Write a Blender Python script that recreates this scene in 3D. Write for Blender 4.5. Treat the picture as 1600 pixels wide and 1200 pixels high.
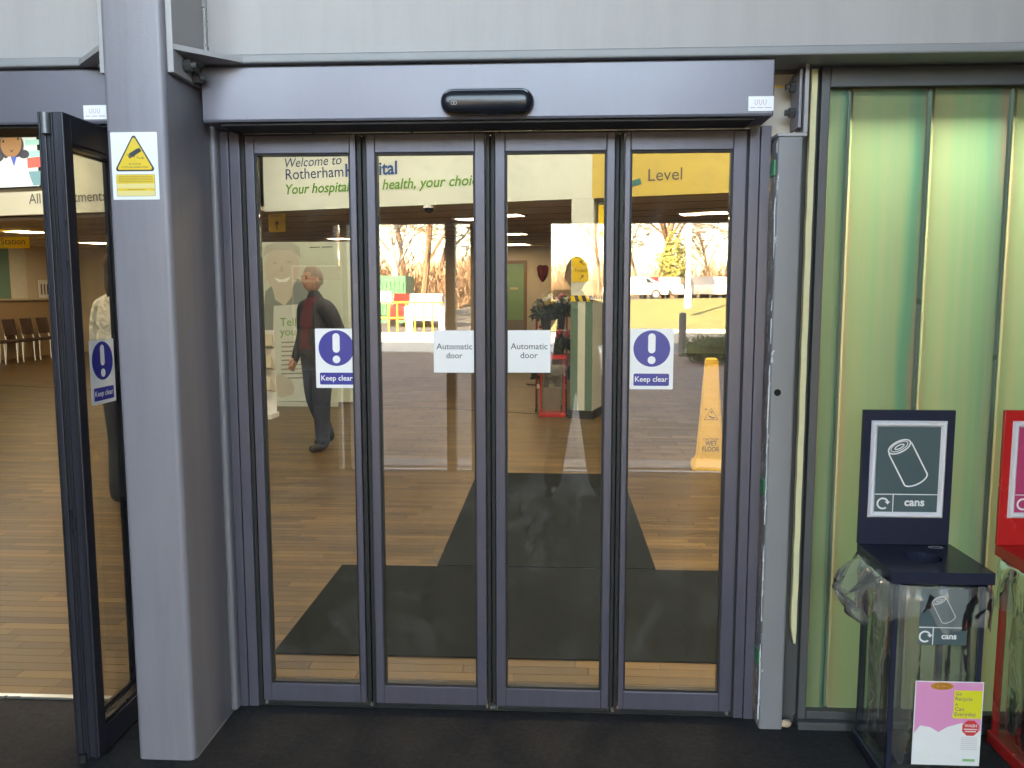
import bpy, bmesh, math, random
from mathutils import Vector, Matrix, Quaternion
R = math.radians
random.seed(7)
for o in list(bpy.data.objects): bpy.data.objects.remove(o)
S = bpy.context.scene
C = S.collection

# ------------------------------------------------------------------ camera, sky, sun, exposure
PITCH, YAW, ROLL, EYE = R(6.3), R(3.0), R(0.045), 1.5
FPX = 1300.0                                   # focal length in pixels of the 1600 px wide photograph
def cam_axes():
    cp, sp, cy, sy = math.cos(PITCH), math.sin(PITCH), math.cos(YAW), math.sin(YAW)
    fwd = Vector((-sy*cp, cy*cp, -sp)); right = Vector((cy, sy, 0)); down = -right.cross(fwd)
    cr, sr = math.cos(ROLL), math.sin(ROLL)
    return right*cr + down*sr, down*cr - right*sr, fwd
AX, AD, AF = cam_axes()
cd = bpy.data.cameras.new('camera'); cam = bpy.data.objects.new('camera', cd); C.objects.link(cam)
cd.sensor_width = 36; cd.lens = 36*FPX/1600; cd.clip_start = 0.02; cd.clip_end = 2000
m = Matrix((AX, -AD, -AF)).transposed().to_4x4(); m.translation = (0, 0, EYE); cam.matrix_world = m
S.camera = cam
SUN_EL, SUN_AZ = R(25), R(-28)                 # low winter sun behind the building; azimuth from +Y towards +X
w = bpy.data.worlds.new('World'); S.world = w; w.use_nodes = True
nt = w.node_tree; bg = nt.nodes['Background']; sky = nt.nodes.new('ShaderNodeTexSky'); sky.sky_type = 'NISHITA'
sky.sun_disc = False; sky.sun_elevation = SUN_EL; sky.sun_rotation = SUN_AZ; sky.dust_density = 1.6; sky.air_density = 1.0; sky.ozone_density = 1.0
nt.links.new(sky.outputs[0], bg.inputs[0]); bg.inputs[1].default_value = 0.12
sl = bpy.data.lights.new('sun', 'SUN'); sl.energy = 5.0; sl.angle = R(0.5); sl.color = (1, .9, .74)
so = bpy.data.objects.new('sun', sl); C.objects.link(so)
sdir = Vector((math.sin(SUN_AZ)*math.cos(SUN_EL), math.cos(SUN_AZ)*math.cos(SUN_EL), math.sin(SUN_EL)))
so.rotation_euler = sdir.to_track_quat('Z', 'Y').to_euler()
S.view_settings.view_transform = 'Standard'; S.view_settings.look = 'None'
S.view_settings.exposure = 4.85; S.view_settings.use_white_balance = True; S.view_settings.white_balance_temperature = 8500; S.view_settings.gamma = 1; S.view_settings.use_curve_mapping = False
S.cycles.use_denoising = True
S.cycles.max_bounces = 9; S.cycles.transparent_max_bounces = 24; S.cycles.diffuse_bounces = 5; S.cycles.glossy_bounces = 5
S.cycles.caustics_reflective = False; S.cycles.caustics_refractive = False
S.cycles.sample_clamp_indirect = 6

# where a point of the photograph lies, given its distance (Y) or its height (Z): used to survey the place
def ray(px, py): return AX*((px-800)/FPX) + AD*((py-600)/FPX) + AF
def A(px, py, Y): d = ray(px, py); return Vector((0, 0, EYE)) + d*(Y/d.y)
def G(px, py, Z=0): d = ray(px, py); return Vector((0, 0, EYE)) + d*((Z-EYE)/d.z)
def onplane(px, py, p, n): d = ray(px, py); o = Vector((0, 0, EYE)); return o + d*((p-o).dot(n)/d.dot(n))

# ------------------------------------------------------------------ materials
MATS = {}
def mat(name, col, rough=.5, metal=0., var=.10, vs=6., bump=0., bs=120., spec=.5, streak=0., bd=.002, **kw):
    """Principled paint, plastic, cloth... with noise in the colour and in the gloss, and optional fine relief."""
    if name in MATS: return MATS[name]
    M = bpy.data.materials.new(name); M.use_nodes = True; t = M.node_tree; N = t.nodes; L = t.links
    b = N['Principled BSDF']; b.inputs['Roughness'].default_value = rough; b.inputs['Metallic'].default_value = metal
    b.inputs['Specular IOR Level'].default_value = spec
    tc = N.new('ShaderNodeTexCoord'); nz = N.new('ShaderNodeTexNoise'); nz.inputs['Scale'].default_value = vs; nz.inputs['Detail'].default_value = 5
    L.new(tc.outputs['Object'], nz.inputs['Vector'])
    mx = N.new('ShaderNodeMix'); mx.data_type = 'RGBA'
    c = list(col[:3])
    mx.inputs[6].default_value = [x*(1-var) for x in c]+[1]; mx.inputs[7].default_value = [min(1, x*(1+var)) for x in c]+[1]
    L.new(nz.outputs['Fac'], mx.inputs[0]); L.new(mx.outputs[2], b.inputs['Base Color'])
    mr = N.new('ShaderNodeMapRange'); mr.inputs[3].default_value = max(.02, rough-.08); mr.inputs[4].default_value = min(1, rough+.08)
    L.new(nz.outputs['Fac'], mr.inputs[0]); L.new(mr.outputs[0], b.inputs['Roughness'])
    if bump:
        n2 = N.new('ShaderNodeTexNoise'); n2.inputs['Scale'].default_value = bs; n2.inputs['Detail'].default_value = 3
        L.new(tc.outputs['Object'], n2.inputs['Vector'])
        bp = N.new('ShaderNodeBump'); bp.inputs['Strength'].default_value = bump; bp.inputs['Distance'].default_value = bd
        L.new(n2.outputs['Fac'], bp.inputs['Height']); L.new(bp.outputs[0], b.inputs['Normal'])
    if streak:      # handling marks, runs and scuffs with shapes of their own
        mp = N.new('ShaderNodeMapping'); mp.inputs['Scale'].default_value = (14, 14, 1.1); L.new(tc.outputs['Object'], mp.inputs[0])
        n3 = N.new('ShaderNodeTexNoise'); n3.inputs['Scale'].default_value = 1; n3.inputs['Detail'].default_value = 7; n3.inputs['Roughness'].default_value = .68; L.new(mp.outputs[0], n3.inputs['Vector'])
        r3 = N.new('ShaderNodeMapRange'); r3.inputs[1].default_value = .42; r3.inputs[2].default_value = .78; r3.inputs[3].default_value = 0; r3.inputs[4].default_value = streak; L.new(n3.outputs['Fac'], r3.inputs[0])
        n4 = N.new('ShaderNodeTexNoise'); n4.inputs['Scale'].default_value = 38; n4.inputs['Detail'].default_value = 8; n4.inputs['Roughness'].default_value = .75; L.new(tc.outputs['Object'], n4.inputs['Vector'])
        r4 = N.new('ShaderNodeMapRange'); r4.inputs[1].default_value = .66; r4.inputs[2].default_value = .70; r4.inputs[3].default_value = 0; r4.inputs[4].default_value = streak*.9; L.new(n4.outputs['Fac'], r4.inputs[0])
        m3 = N.new('ShaderNodeMix'); m3.data_type = 'RGBA'; m3.inputs[7].default_value = [x*.45 for x in c]+[1]; L.new(r3.outputs[0], m3.inputs[0]); L.new(mx.outputs[2], m3.inputs[6])
        m4 = N.new('ShaderNodeMix'); m4.data_type = 'RGBA'; m4.inputs[7].default_value = [min(1, x*1.7) for x in c]+[1]; L.new(r4.outputs[0], m4.inputs[0]); L.new(m3.outputs[2], m4.inputs[6])
        L.new(m4.outputs[2], b.inputs['Base Color'])
    for k, v in kw.items():
        k = k.replace('_', ' ')
        b.inputs[k].default_value = v
    MATS[name] = M; return M

def glass_mat(name, tint, ior):
    M = bpy.data.materials.new(name); M.use_nodes = True; t = M.node_tree; N = t.nodes; L = t.links
    N.remove(N['Principled BSDF']); out = N['Material Output']
    tr = N.new('ShaderNodeBsdfTransparent'); tr.inputs[0].default_value = (*tint, 1)
    gl = N.new('ShaderNodeBsdfGlossy'); gl.inputs['Roughness'].default_value = 0.0
    # Schlick reflectance of one face, the same from either side
    geo = N.new('ShaderNodeNewGeometry'); dt = N.new('ShaderNodeVectorMath'); dt.operation = 'DOT_PRODUCT'; L.new(geo.outputs['Incoming'], dt.inputs[0]); L.new(geo.outputs['Normal'], dt.inputs[1])
    ab = N.new('ShaderNodeMath'); ab.operation = 'ABSOLUTE'; L.new(dt.outputs['Value'], ab.inputs[0])
    om = N.new('ShaderNodeMath'); om.operation = 'SUBTRACT'; om.inputs[0].default_value = 1; L.new(ab.outputs[0], om.inputs[1])
    pw = N.new('ShaderNodeMath'); pw.operation = 'POWER'; pw.inputs[1].default_value = 5; L.new(om.outputs[0], pw.inputs[0])
    fr = N.new('ShaderNodeMath'); fr.operation = 'MULTIPLY_ADD'; fr.inputs[1].default_value = 1-ior; fr.inputs[2].default_value = ior; L.new(pw.outputs[0], fr.inputs[0])
    bp = N.new('ShaderNodeBump'); bp.inputs['Strength'].default_value = .012; bp.inputs['Distance'].default_value = .01
    tc = N.new('ShaderNodeTexCoord'); nz = N.new('ShaderNodeTexNoise'); nz.inputs['Scale'].default_value = 1.6; nz.inputs['Detail'].default_value = 1
    L.new(tc.outputs['Object'], nz.inputs['Vector']); L.new(nz.outputs['Fac'], bp.inputs['Height']); L.new(bp.outputs[0], gl.inputs['Normal'])
    mx = N.new('ShaderNodeMixShader'); L.new(fr.outputs[0], mx.inputs[0]); L.new(tr.outputs[0], mx.inputs[1]); L.new(gl.outputs[0], mx.inputs[2])
    df = N.new('ShaderNodeBsdfDiffuse'); df.inputs[0].default_value = (.7, .68, .66, 1)
    n5 = N.new('ShaderNodeTexNoise'); n5.inputs['Scale'].default_value = 5; n5.inputs['Detail'].default_value = 8; n5.inputs['Roughness'].default_value = .7; n5.inputs['Distortion'].default_value = 1.2; L.new(tc.outputs['Object'], n5.inputs['Vector'])
    r5 = N.new('ShaderNodeMapRange'); r5.inputs[1].default_value = .5; r5.inputs[2].default_value = .85; r5.inputs[3].default_value = .008; r5.inputs[4].default_value = .07; L.new(n5.outputs['Fac'], r5.inputs[0])
    m5 = N.new('ShaderNodeMixShader'); L.new(r5.outputs[0], m5.inputs[0]); L.new(mx.outputs[0], m5.inputs[1]); L.new(df.outputs[0], m5.inputs[2])
    L.new(m5.outputs[0], out.inputs['Surface']); MATS[name] = M; return M

def emit_mat(name, col, s):
    M = bpy.data.materials.new(name); M.use_nodes = True; b = M.node_tree.nodes['Principled BSDF']
    b.inputs['Base Color'].default_value = (*col, 1); b.inputs['Emission Color'].default_value = (*col, 1); b.inputs['Emission Strength'].default_value = s
    MATS[name] = M; return M

steel = mat('steel paint', (.245, .229, .262), .42, 0, .06, 3, .25, 260, streak=.35)
steel_beam_m = mat('pale steel paint', (.375, .355, .365), .5, 0, .07, 2, .3, 200, streak=.16)
alu = mat('purple grey aluminium', (.108, .101, .136), .36, .2, .06, 4, .08, 500, streak=.4)
alu_hdr = mat('header aluminium', (.168, .160, .195), .34, .2, .06, 3, .08, 500, streak=.10)
alu_dark = mat('dark grey aluminium', (.032, .032, .04), .3, .3, .08, 5)
rubber = mat('black rubber', (.012, .012, .014), .6, 0, .2, 20)
black = mat('black plastic', (.014, .016, .022), .22, 0, .1, 10)
bolt_m = mat('grey bolt', (.10, .10, .10), .45, .5, .3, 60, .3, 200)
white = mat('white vinyl', (.86, .86, .87), .35, 0, .03, 8)
white_p = mat('white paper', (.80, .80, .80), .6, 0, .03, 8)
blue = mat('sign blue', (.022, .03, .30), .35, 0, .05, 8)
ink = mat('dark ink', (.03, .03, .035), .5, 0, .1, 8)
yel = mat('sign yellow', (.83, .56, .02), .4, 0, .04, 8)
yel2 = mat('pale yellow ink', (.84, .68, .26), .45, 0, .04, 8)
pink_ink = mat('pink ink', (.50, .25, .45), .5)
glass = glass_mat('door glass', (.90, .885, .85), .115)
glass_open = glass_mat('open leaf glass', (.96, .955, .93), .02)
glass_clear = glass_mat('clear acrylic', (.96, .96, .95), .035)
silver = mat('brushed silver', (.55, .55, .54), .3, .8, .1, 30)
def steel_chipped():
    M = mat('chipped steel paint', (.225, .222, .235), .45, 0, .05, 3, .3, 220)
    t = M.node_tree; N = t.nodes; L = t.links; b = N['Principled BSDF']
    old = b.inputs['Base Color'].links[0].from_socket
    tc = N.new('ShaderNodeTexCoord'); mp = N.new('ShaderNodeMapping'); mp.inputs['Scale'].default_value = (42, 42, 16); L.new(tc.outputs['Object'], mp.inputs[0])
    nz = N.new('ShaderNodeTexNoise'); nz.inputs['Scale'].default_value = 1; nz.inputs['Detail'].default_value = 6; nz.inputs['Roughness'].default_value = .7; L.new(mp.outputs[0], nz.inputs['Vector'])
    sx = N.new('ShaderNodeSeparateXYZ'); L.new(tc.outputs['Object'], sx.inputs[0])
    ed = N.new('ShaderNodeMapRange'); ed.inputs[1].default_value = .694; ed.inputs[2].default_value = .725; ed.inputs[3].default_value = .20; ed.inputs[4].default_value = -.06; L.new(sx.outputs[0], ed.inputs[0])
    ad = N.new('ShaderNodeMath'); ad.operation = 'ADD'; L.new(nz.outputs['Fac'], ad.inputs[0]); L.new(ed.outputs[0], ad.inputs[1])
    r1 = N.new('ShaderNodeValToRGB'); r1.color_ramp.elements[0].position = .655; r1.color_ramp.elements[1].position = .67; L.new(ad.outputs[0], r1.inputs[0])
    r2 = N.new('ShaderNodeValToRGB'); r2.color_ramp.elements[0].position = .72; r2.color_ramp.elements[1].position = .74; L.new(ad.outputs[0], r2.inputs[0])
    m1 = N.new('ShaderNodeMix'); m1.data_type = 'RGBA'; m1.inputs[7].default_value = (.62, .64, .66, 1); L.new(r1.outputs[0], m1.inputs[0]); L.new(old, m1.inputs[6])
    m2 = N.new('ShaderNodeMix'); m2.data_type = 'RGBA'; m2.inputs[7].default_value = (.10, .06, .05, 1); L.new(r2.outputs[0], m2.inputs[0]); L.new(m1.outputs[2], m2.inputs[6])
    L.new(m2.outputs[2], b.inputs['Base Color']); return M
chipped = steel_chipped()

# ------------------------------------------------------------------ mesh helpers
def setp(o, label=None, cat=None, group=None, kind=None):
    if label: o['label'] = label
    if cat: o['category'] = cat
    if group: o['group'] = group
    if kind: o['kind'] = kind
    return o
def empty(name, loc=(0, 0, 0), rz=0, **kw):
    o = bpy.data.objects.new(name, None); C.objects.link(o); o.location = loc; o.rotation_euler = (0, 0, rz); o.empty_display_size = .1
    return setp(o, **kw)
def link(name, me, mats, parent=None, local=False, **kw):
    o = bpy.data.objects.new(name, me); C.objects.link(o)
    if me and not me.materials:
        for x in (mats if isinstance(mats, (list, tuple)) else [mats]): me.materials.append(x)
    if parent:
        o.parent = parent
        if not local:
            pm = Matrix.LocRotScale(parent.location, parent.rotation_euler, None)
            if parent.parent: pm = Matrix.LocRotScale(parent.parent.location, parent.parent.rotation_euler, None) @ parent.matrix_parent_inverse @ pm
            o.matrix_parent_inverse = pm.inverted()
    return setp(o, **kw)
def obj(name, bm, mats, parent=None, local=False, smooth=False, **kw):
    me = bpy.data.meshes.new(name); bm.normal_update(); bm.to_mesh(me); bm.free()
    if smooth: me.polygons.foreach_set('use_smooth', [True]*len(me.polygons))
    if smooth == 'auto':
        try: me.set_sharp_from_angle(angle=R(40))
        except Exception: pass
    return link(name, me, mats, parent, local, **kw)
def box(bm, lo, hi, bev=0, seg=2):
    lo = Vector(lo); hi = Vector(hi)
    vs = [bm.verts.new((x, y, z)) for x in (lo.x, hi.x) for y in (lo.y, hi.y) for z in (lo.z, hi.z)]
    fs = [bm.faces.new([vs[i] for i in q]) for q in ((0, 1, 3, 2), (4, 6, 7, 5), (0, 4, 5, 1), (2, 3, 7, 6), (0, 2, 6, 4), (1, 5, 7, 3))]
    if bev:
        es = list({e for f in fs for e in f.edges})
        bmesh.ops.bevel(bm, geom=es, offset=bev, segments=seg, affect='EDGES', profile=.5)
    return vs
def B(lo, hi, bev=0, seg=2): bm = bmesh.new(); box(bm, lo, hi, bev, seg); return bm
def prism(bm, pts, ax0, ax1):
    """closed polygon pts (3-D points) extruded by the vector ax1-ax0"""
    d = Vector(ax1)-Vector(ax0)
    a = [bm.verts.new(Vector(p)+Vector(ax0)) for p in pts]; b = [bm.verts.new(Vector(p)+Vector(ax0)+d) for p in pts]
    bm.faces.new(a[::-1]); bm.faces.new(b)
    for i in range(len(pts)): j = (i+1) % len(pts); bm.faces.new((a[i], a[j], b[j], b[i]))
    bmesh.ops.recalc_face_normals(bm, faces=bm.faces)
def tube(bm, p0, p1, r0, r1=None, n=10, caps=True):
    r1 = r0 if r1 is None else r1
    p0 = Vector(p0); p1 = Vector(p1); q = (p1-p0).to_track_quat('Z', 'Y')
    ra = [bm.verts.new(p0+q@Vector((math.cos(2*math.pi*i/n)*r0, math.sin(2*math.pi*i/n)*r0, 0))) for i in range(n)]
    rb = [bm.verts.new(p1+q@Vector((math.cos(2*math.pi*i/n)*r1, math.sin(2*math.pi*i/n)*r1, 0))) for i in range(n)]
    for i in range(n): j = (i+1) % n; bm.faces.new((ra[i], ra[j], rb[j], rb[i]))
    if caps: bm.faces.new(ra[::-1]); bm.faces.new(rb)
def T(p0, p1, r0, r1=None, n=10): bm = bmesh.new(); tube(bm, p0, p1, r0, r1, n); return bm
def rrect(x0, y0, x1, y1, r, n=5):
    pts = []
    for cx, cy, a in ((x1-r, y1-r, 0), (x0+r, y1-r, 90), (x0+r, y0+r, 180), (x1-r, y0+r, 270)):
        for k in range(n+1): t = R(a+90*k/n); pts.append((cx+r*math.cos(t), cy+r*math.sin(t)))
    return pts
def circ(cx, cy, rx, ry=None, n=28, a0=0, a1=360, rot=0):
    ry = rx if ry is None else ry; full = abs(a1-a0) >= 360; k = n if full else n+1; c, s = math.cos(R(rot)), math.sin(R(rot)); out = []
    for i in range(k):
        t = R(a0+(a1-a0)*i/n); x, y = rx*math.cos(t), ry*math.sin(t); out.append((cx+x*c-y*s, cy+x*s+y*c))
    return out
def stroke(pts, wd, closed=False):
    """a 2-D line of even width, as quads"""
    q = []; n = len(pts); seg = n if closed else n-1; V = [Vector(p) for p in pts]; off = []
    for i in range(n):
        a = V[i-1] if (i > 0 or closed) else None; b = V[(i+1) % n] if (i < n-1 or closed) else None
        d1 = (V[i]-a).normalized() if a is not None else None; d2 = (b-V[i]).normalized() if b is not None else None
        d = ((d1 or d2)+(d2 or d1)).normalized() if (d1 or d2) else Vector((1, 0))
        off.append(Vector((-d.y, d.x))*wd/2)
    for i in range(seg):
        j = (i+1) % n; q.append([tuple(V[i]+off[i]), tuple(V[j]+off[j]), tuple(V[j]-off[j]), tuple(V[i]-off[i])])
    return q
class Fr:
    """a flat sheet's own frame: x to the right, y up, h out of the sheet"""
    def __init__(s, o, ux, uy=(0, 0, 1)): s.o = Vector(o); s.ux = Vector(ux).normalized(); s.uy = Vector(uy).normalized(); s.n = s.ux.cross(s.uy)
    def p(s, x, y, h=0): return s.o+s.ux*x+s.uy*y+s.n*h
def flat(name, fr, polys, m, parent, h, local=False, **kw):
    bm = bmesh.new()
    for poly in polys:
        try: bm.faces.new([bm.verts.new(fr.p(x, y, h)) for x, y in poly])
        except Exception: pass
    for f in bm.faces:
        f.normal_update()
        if f.normal.dot(fr.n) < 0: f.normal_flip()
    return obj(name, bm, m, parent, local, **kw)
def plate(name, fr, pts, t, m, parent, h=0, bev=0, local=False, **kw):
    bm = bmesh.new(); prism(bm, [fr.p(x, y, h) for x, y in pts], (0, 0, 0), fr.n*t)
    if bev: bmesh.ops.bevel(bm, geom=list(bm.edges), offset=bev, segments=2, affect='EDGES')
    return obj(name, bm, m, parent, local, **kw)
def rect(x0, y0, x1, y1): return [(x0, y0), (x1, y0), (x1, y1), (x0, y1)]
def text2d(s, shear=0, bold=0, space=1.0):
    cu = bpy.data.curves.new('t', 'FONT'); cu.body = s; cu.size = 1; cu.shear = shear; cu.offset = bold; cu.space_character = space; cu.resolution_u = 3; cu.fill_mode = 'FRONT'
    o = bpy.data.objects.new('t', cu); C.objects.link(o)
    dg = bpy.context.evaluated_depsgraph_get(); ev = o.evaluated_get(dg); me = ev.to_mesh()
    vs = [v.co.copy() for v in me.vertices]; fs = [list(p.vertices) for p in me.polygons]
    ev.to_mesh_clear(); bpy.data.objects.remove(o); bpy.data.curves.remove(cu); return vs, fs
def text(name, fr, s, x0, y0, x1, m, parent, h, height=None, shear=0, bold=0, space=1.0, local=False, rise=0, **kw):
    """lettering from x0 to x1 along the base line y0; height = height of the tallest letter (free if None)"""
    vs, fs = text2d(s, shear, bold, space)
    lx = min(v.x for v in vs); hx = max(v.x for v in vs); hy = max(v.y for v in vs)
    k = (x1-x0)/(hx-lx); ky = k if height is None else height/hy
    bm = bmesh.new(); bv = [bm.verts.new(fr.p(x0+(v.x-lx)*k, y0+v.y*ky+rise*((v.x-lx)*k), h)) for v in vs]
    for f in fs:
        try: bm.faces.new([bv[i] for i in f])
        except Exception: pass
    for f in bm.faces:
        f.normal_update()
        if f.normal.dot(fr.n) < 0: f.normal_flip()
    return obj(name, bm, m, parent, local, **kw)
def copy_tree(o, parent=None):
    c = o.copy(); C.objects.link(c); c.parent = parent
    if parent: c.matrix_parent_inverse = o.matrix_parent_inverse.copy()
    for ch in list(o.children): copy_tree(ch, c)
    return c

# ================================================================== THE SETTING
asphalt = mat('dark asphalt', (.038, .0365, .039), .85, 0, .7, 55, 1.0, 240, spec=.2, bd=.006, streak=.5)
def paver_mat():
    M = mat('brick pavers', (.2, .17, .15), .85, 0, .2, 3, .5, 90)
    t = M.node_tree; N = t.nodes; L = t.links; b = N['Principled BSDF']
    tc = N.new('ShaderNodeTexCoord'); br = N.new('ShaderNodeTexBrick'); br.inputs['Scale'].default_value = 1; br.inputs['Brick Width'].default_value = .4; br.inputs['Row Height'].default_value = .2
    br.inputs['Mortar Size'].default_value = .012; br.inputs['Color1'].default_value = (.36, .225, .155, 1); br.inputs['Color2'].default_value = (.19, .125, .09, 1); br.inputs['Mortar'].default_value = (.06, .055, .05, 1)
    L.new(tc.outputs['Object'], br.inputs['Vector']); L.new(br.outputs['Color'], b.inputs['Base Color']); return M
pavers = paver_mat()
concrete = mat('pale concrete', (.55, .51, .44), .85, 0, .12, .8, .5, 60)
tarmac = mat('grey tarmac', (.09, .09, .095), .85, 0, .2, 2, .5, 80)
grass_m = mat('winter lawn', (.215, .195, .065), .95, 0, .45, 1.6, 1.0, 14, bd=.05)
obj('ground', B((-300, -300, -.4), (300, 300, -.012)), tarmac, kind='structure')
obj('forecourt', B((-6.2, -1.12, -.2), (6.2, 2.838, 0)), asphalt, kind='structure')
obj('paving', B((-30, -15.2, -.2), (30, -1.25, .0)), pavers, kind='structure')
obj('concrete_path', B((-30, -25.5, -.2), (1.2, -15.206, .004)), concrete, kind='structure')
obj('kerb', B((1.2, -25.8, -.2), (30, -25.5, .12), .02), concrete, kind='structure')
bm = bmesh.new()                                        # grassy bank beyond the road
NX, NY = 30, 14
hh = lambda x, v: (.02 + 1.05*(1-math.cos(math.pi*min(1, v*1.05)))/2 + .05*math.sin(x*.5+v*3))
g = [[bm.verts.new((-1.2+42*i/NX, -25.82-22*j/NY, hh(-1.2+42*i/NX, j/NY))) for j in range(NY+1)] for i in range(NX+1)]
for i in range(NX):
    for j in range(NY): bm.faces.new((g[i][j], g[i][j+1], g[i+1][j+1], g[i+1][j]))
obj('lawn', bm, grass_m, smooth=True, kind='structure')
obj('lower_car_park', B((-60, -120, -.2), (-1.21, -25.51, .0)), tarmac, kind='structure')
obj('car_park', B((-1.2, -120, -.2), (60, -47.9, 1.06)), tarmac, kind='structure')

# entrance floor: laid in thin wood strips, each strip its own piece near the door
def wood_mat():
    M = bpy.data.materials.new('strip wood floor'); M.use_nodes = True; t = M.node_tree; N = t.nodes; L = t.links; b = N['Principled BSDF']
    at = N.new('ShaderNodeAttribute'); at.attribute_name = 'tone'
    rp = N.new('ShaderNodeValToRGB'); e = rp.color_ramp.elements; e[0].color = (.050, .028, .0095, 1); e[1].color = (.148, .088, .032, 1); e.new(.5).color = (.090, .052, .018, 1)
    tc = N.new('ShaderNodeTexCoord'); mp = N.new('ShaderNodeMapping'); mp.inputs['Scale'].default_value = (2.2, 34, 10); L.new(tc.outputs['Object'], mp.inputs[0])
    nz = N.new('ShaderNodeTexNoise'); nz.inputs['Scale'].default_value = 1; nz.inputs['Detail'].default_value = 6; nz.inputs['Roughness'].default_value = .62; L.new(mp.outputs[0], nz.inputs['Vector'])
    ad = N.new('ShaderNodeMath'); ad.operation = 'MULTIPLY_ADD'; ad.inputs[1].default_value = .9; ad.inputs[2].default_value = -.45; L.new(nz.outputs['Fac'], ad.inputs[0])
    a2 = N.new('ShaderNodeMath'); a2.operation = 'ADD'; L.new(ad.outputs[0], a2.inputs[0]); L.new(at.outputs['Fac'], a2.inputs[1]); L.new(a2.outputs[0], rp.inputs[0])
    L.new(rp.outputs[0], b.inputs['Base Color'])
    mr = N.new('ShaderNodeMapRange'); mr.inputs[3].default_value = .3; mr.inputs[4].default_value = .5; L.new(nz.outputs['Fac'], mr.inputs[0]); L.new(mr.outputs[0], b.inputs['Roughness'])
    b.inputs['Specular IOR Level'].default_value = .34
    MATS['wood'] = M; return M
wood = wood_mat()
floor = obj('floor', B((-13.2, 2.875, -.2), (7, 26, -.008)), mat('floor screed', (.12, .07, .03), .6), kind='structure')
def plank_mesh(items, near):
    me = bpy.data.meshes.new('plank'); vs = []; fs = []; tone = []
    for (x0, y0, x1, y1, tn) in items:
        k = len(vs); gp = .0003
        x0 += gp; x1 -= gp; y0 += gp; y1 -= gp; zt = 0.0; zb = -.008
        c = .0008
        vs += [(x0, y0, zb), (x1, y0, zb), (x1, y1, zb), (x0, y1, zb), (x0+c, y0+c, zt), (x1-c, y0+c, zt), (x1-c, y1-c, zt), (x0+c, y1-c, zt)]
        f = [(4, 5, 6, 7), (0, 1, 5, 4), (1, 2, 6, 5), (2, 3, 7, 6), (3, 0, 4, 7)]
        fs += [tuple(i+k for i in q) for q in f]; tone += [tn]*5
    me.from_pydata(vs, [], fs); a = me.attributes.new('tone', 'FLOAT', 'FACE'); a.data.foreach_set('value', tone); return me
rest = []; rw = .066; y = 2.8765; row = 0; near_n = 0
rf = random.Random(3)
while y < 24:
    x = -12.9 + rf.uniform(-.5, 0)
    while x < 6.6:
        ln = rf.choice((.34, .46, .5, .62, .62)) ; it = (x, y, x+ln, y+rw, min(1, max(0, rf.gauss(.5, .27))))
        pxl = 869+1300*(x+ln)/y; pxr = 869+1300*x/y
        onmat = (x > -1.15 and x+ln < .88 and 3.29 < y and y+rw < 4.39)
        hid = (-1.42 < x*2.5/y and (x+ln)*2.5/y < -1.16)
        if y < 4.3 and pxl > 0 and pxr < 1150 and not onmat and not hid and near_n < 280:
            link('plank', plank_mesh([it], True), wood, floor); near_n += 1
        else: rest.append(it)
        x += ln
    y += rw; row += 1
link('far_planks', plank_mesh(rest, False), wood, floor, kind='stuff')

# building shell
cream = mat('cream wall paint', (.56, .49, .38), .7, 0, .04, 1.5)
ceil_m = mat('ceiling tile', (.80, .70, .57), .85, 0, .06, 3)
wall_w = mat('bulkhead white paint', (.66, .69, .63), .6, 0, .03, 1.5)
grey_render = mat('grey cladding', (.20, .20, .21), .6, 0, .1, 1)
obj('ceiling', B((-13.2, 2.92, 3.75), (7, 26, 3.95)), ceil_m, kind='structure')
obj('wall_left', B((-12.8, 2.92, 0), (-12.4, 26, 3.75)), cream, kind='structure')
obj('wall_right', B((5.6, 2.92, 0), (6, 26, 3.75)), cream, kind='structure')
obj('wall_far', B((-12.4, 20.6, 0), (5.6, 20.9, 3.75)), cream, kind='structure')
obj('wall_above_entrance', B((-30, 2.90, 2.62), (30, 26, 11.6)), grey_render, kind='structure')
bpy.data.objects['wall_above_entrance'].data.clear_geometry()
bm = bmesh.new(); box(bm, (-30, 2.90, 2.62), (30, 3.15, 11.6)); bm.to_mesh(bpy.data.objects['wall_above_entrance'].data); bm.free()
obj('roof', B((-30, 3.15, 4.0), (30, 27, 4.2)), grey_render, kind='structure')
obj('wall_beside_entrance', B((3.45, 2.90, 0), (8, 3.1, 2.62)), grey_render, kind='structure')
obj('gap_blocking_plate', B((.846, 2.862, 2.213), (3.449, 2.898, 2.62)), grey_render, kind='structure')  # added plate closing the gap above the panels against lamp light
obj('wall_behind_left_bay', B((-8, 2.90, 0), (-3.4, 3.1, 2.62)), grey_render, kind='structure')

obj('gap_blocking_plate', B((-3.4, 2.852, 2.213), (.845, 2.898, 2.62)), grey_render, kind='structure')  # added plates that stop hall lamp light leaking over the header
obj('gap_blocking_plate', B((-3.4, 2.8965, 2.0405), (.668, 2.8995, 2.2125)), grey_render, kind='structure')
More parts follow.
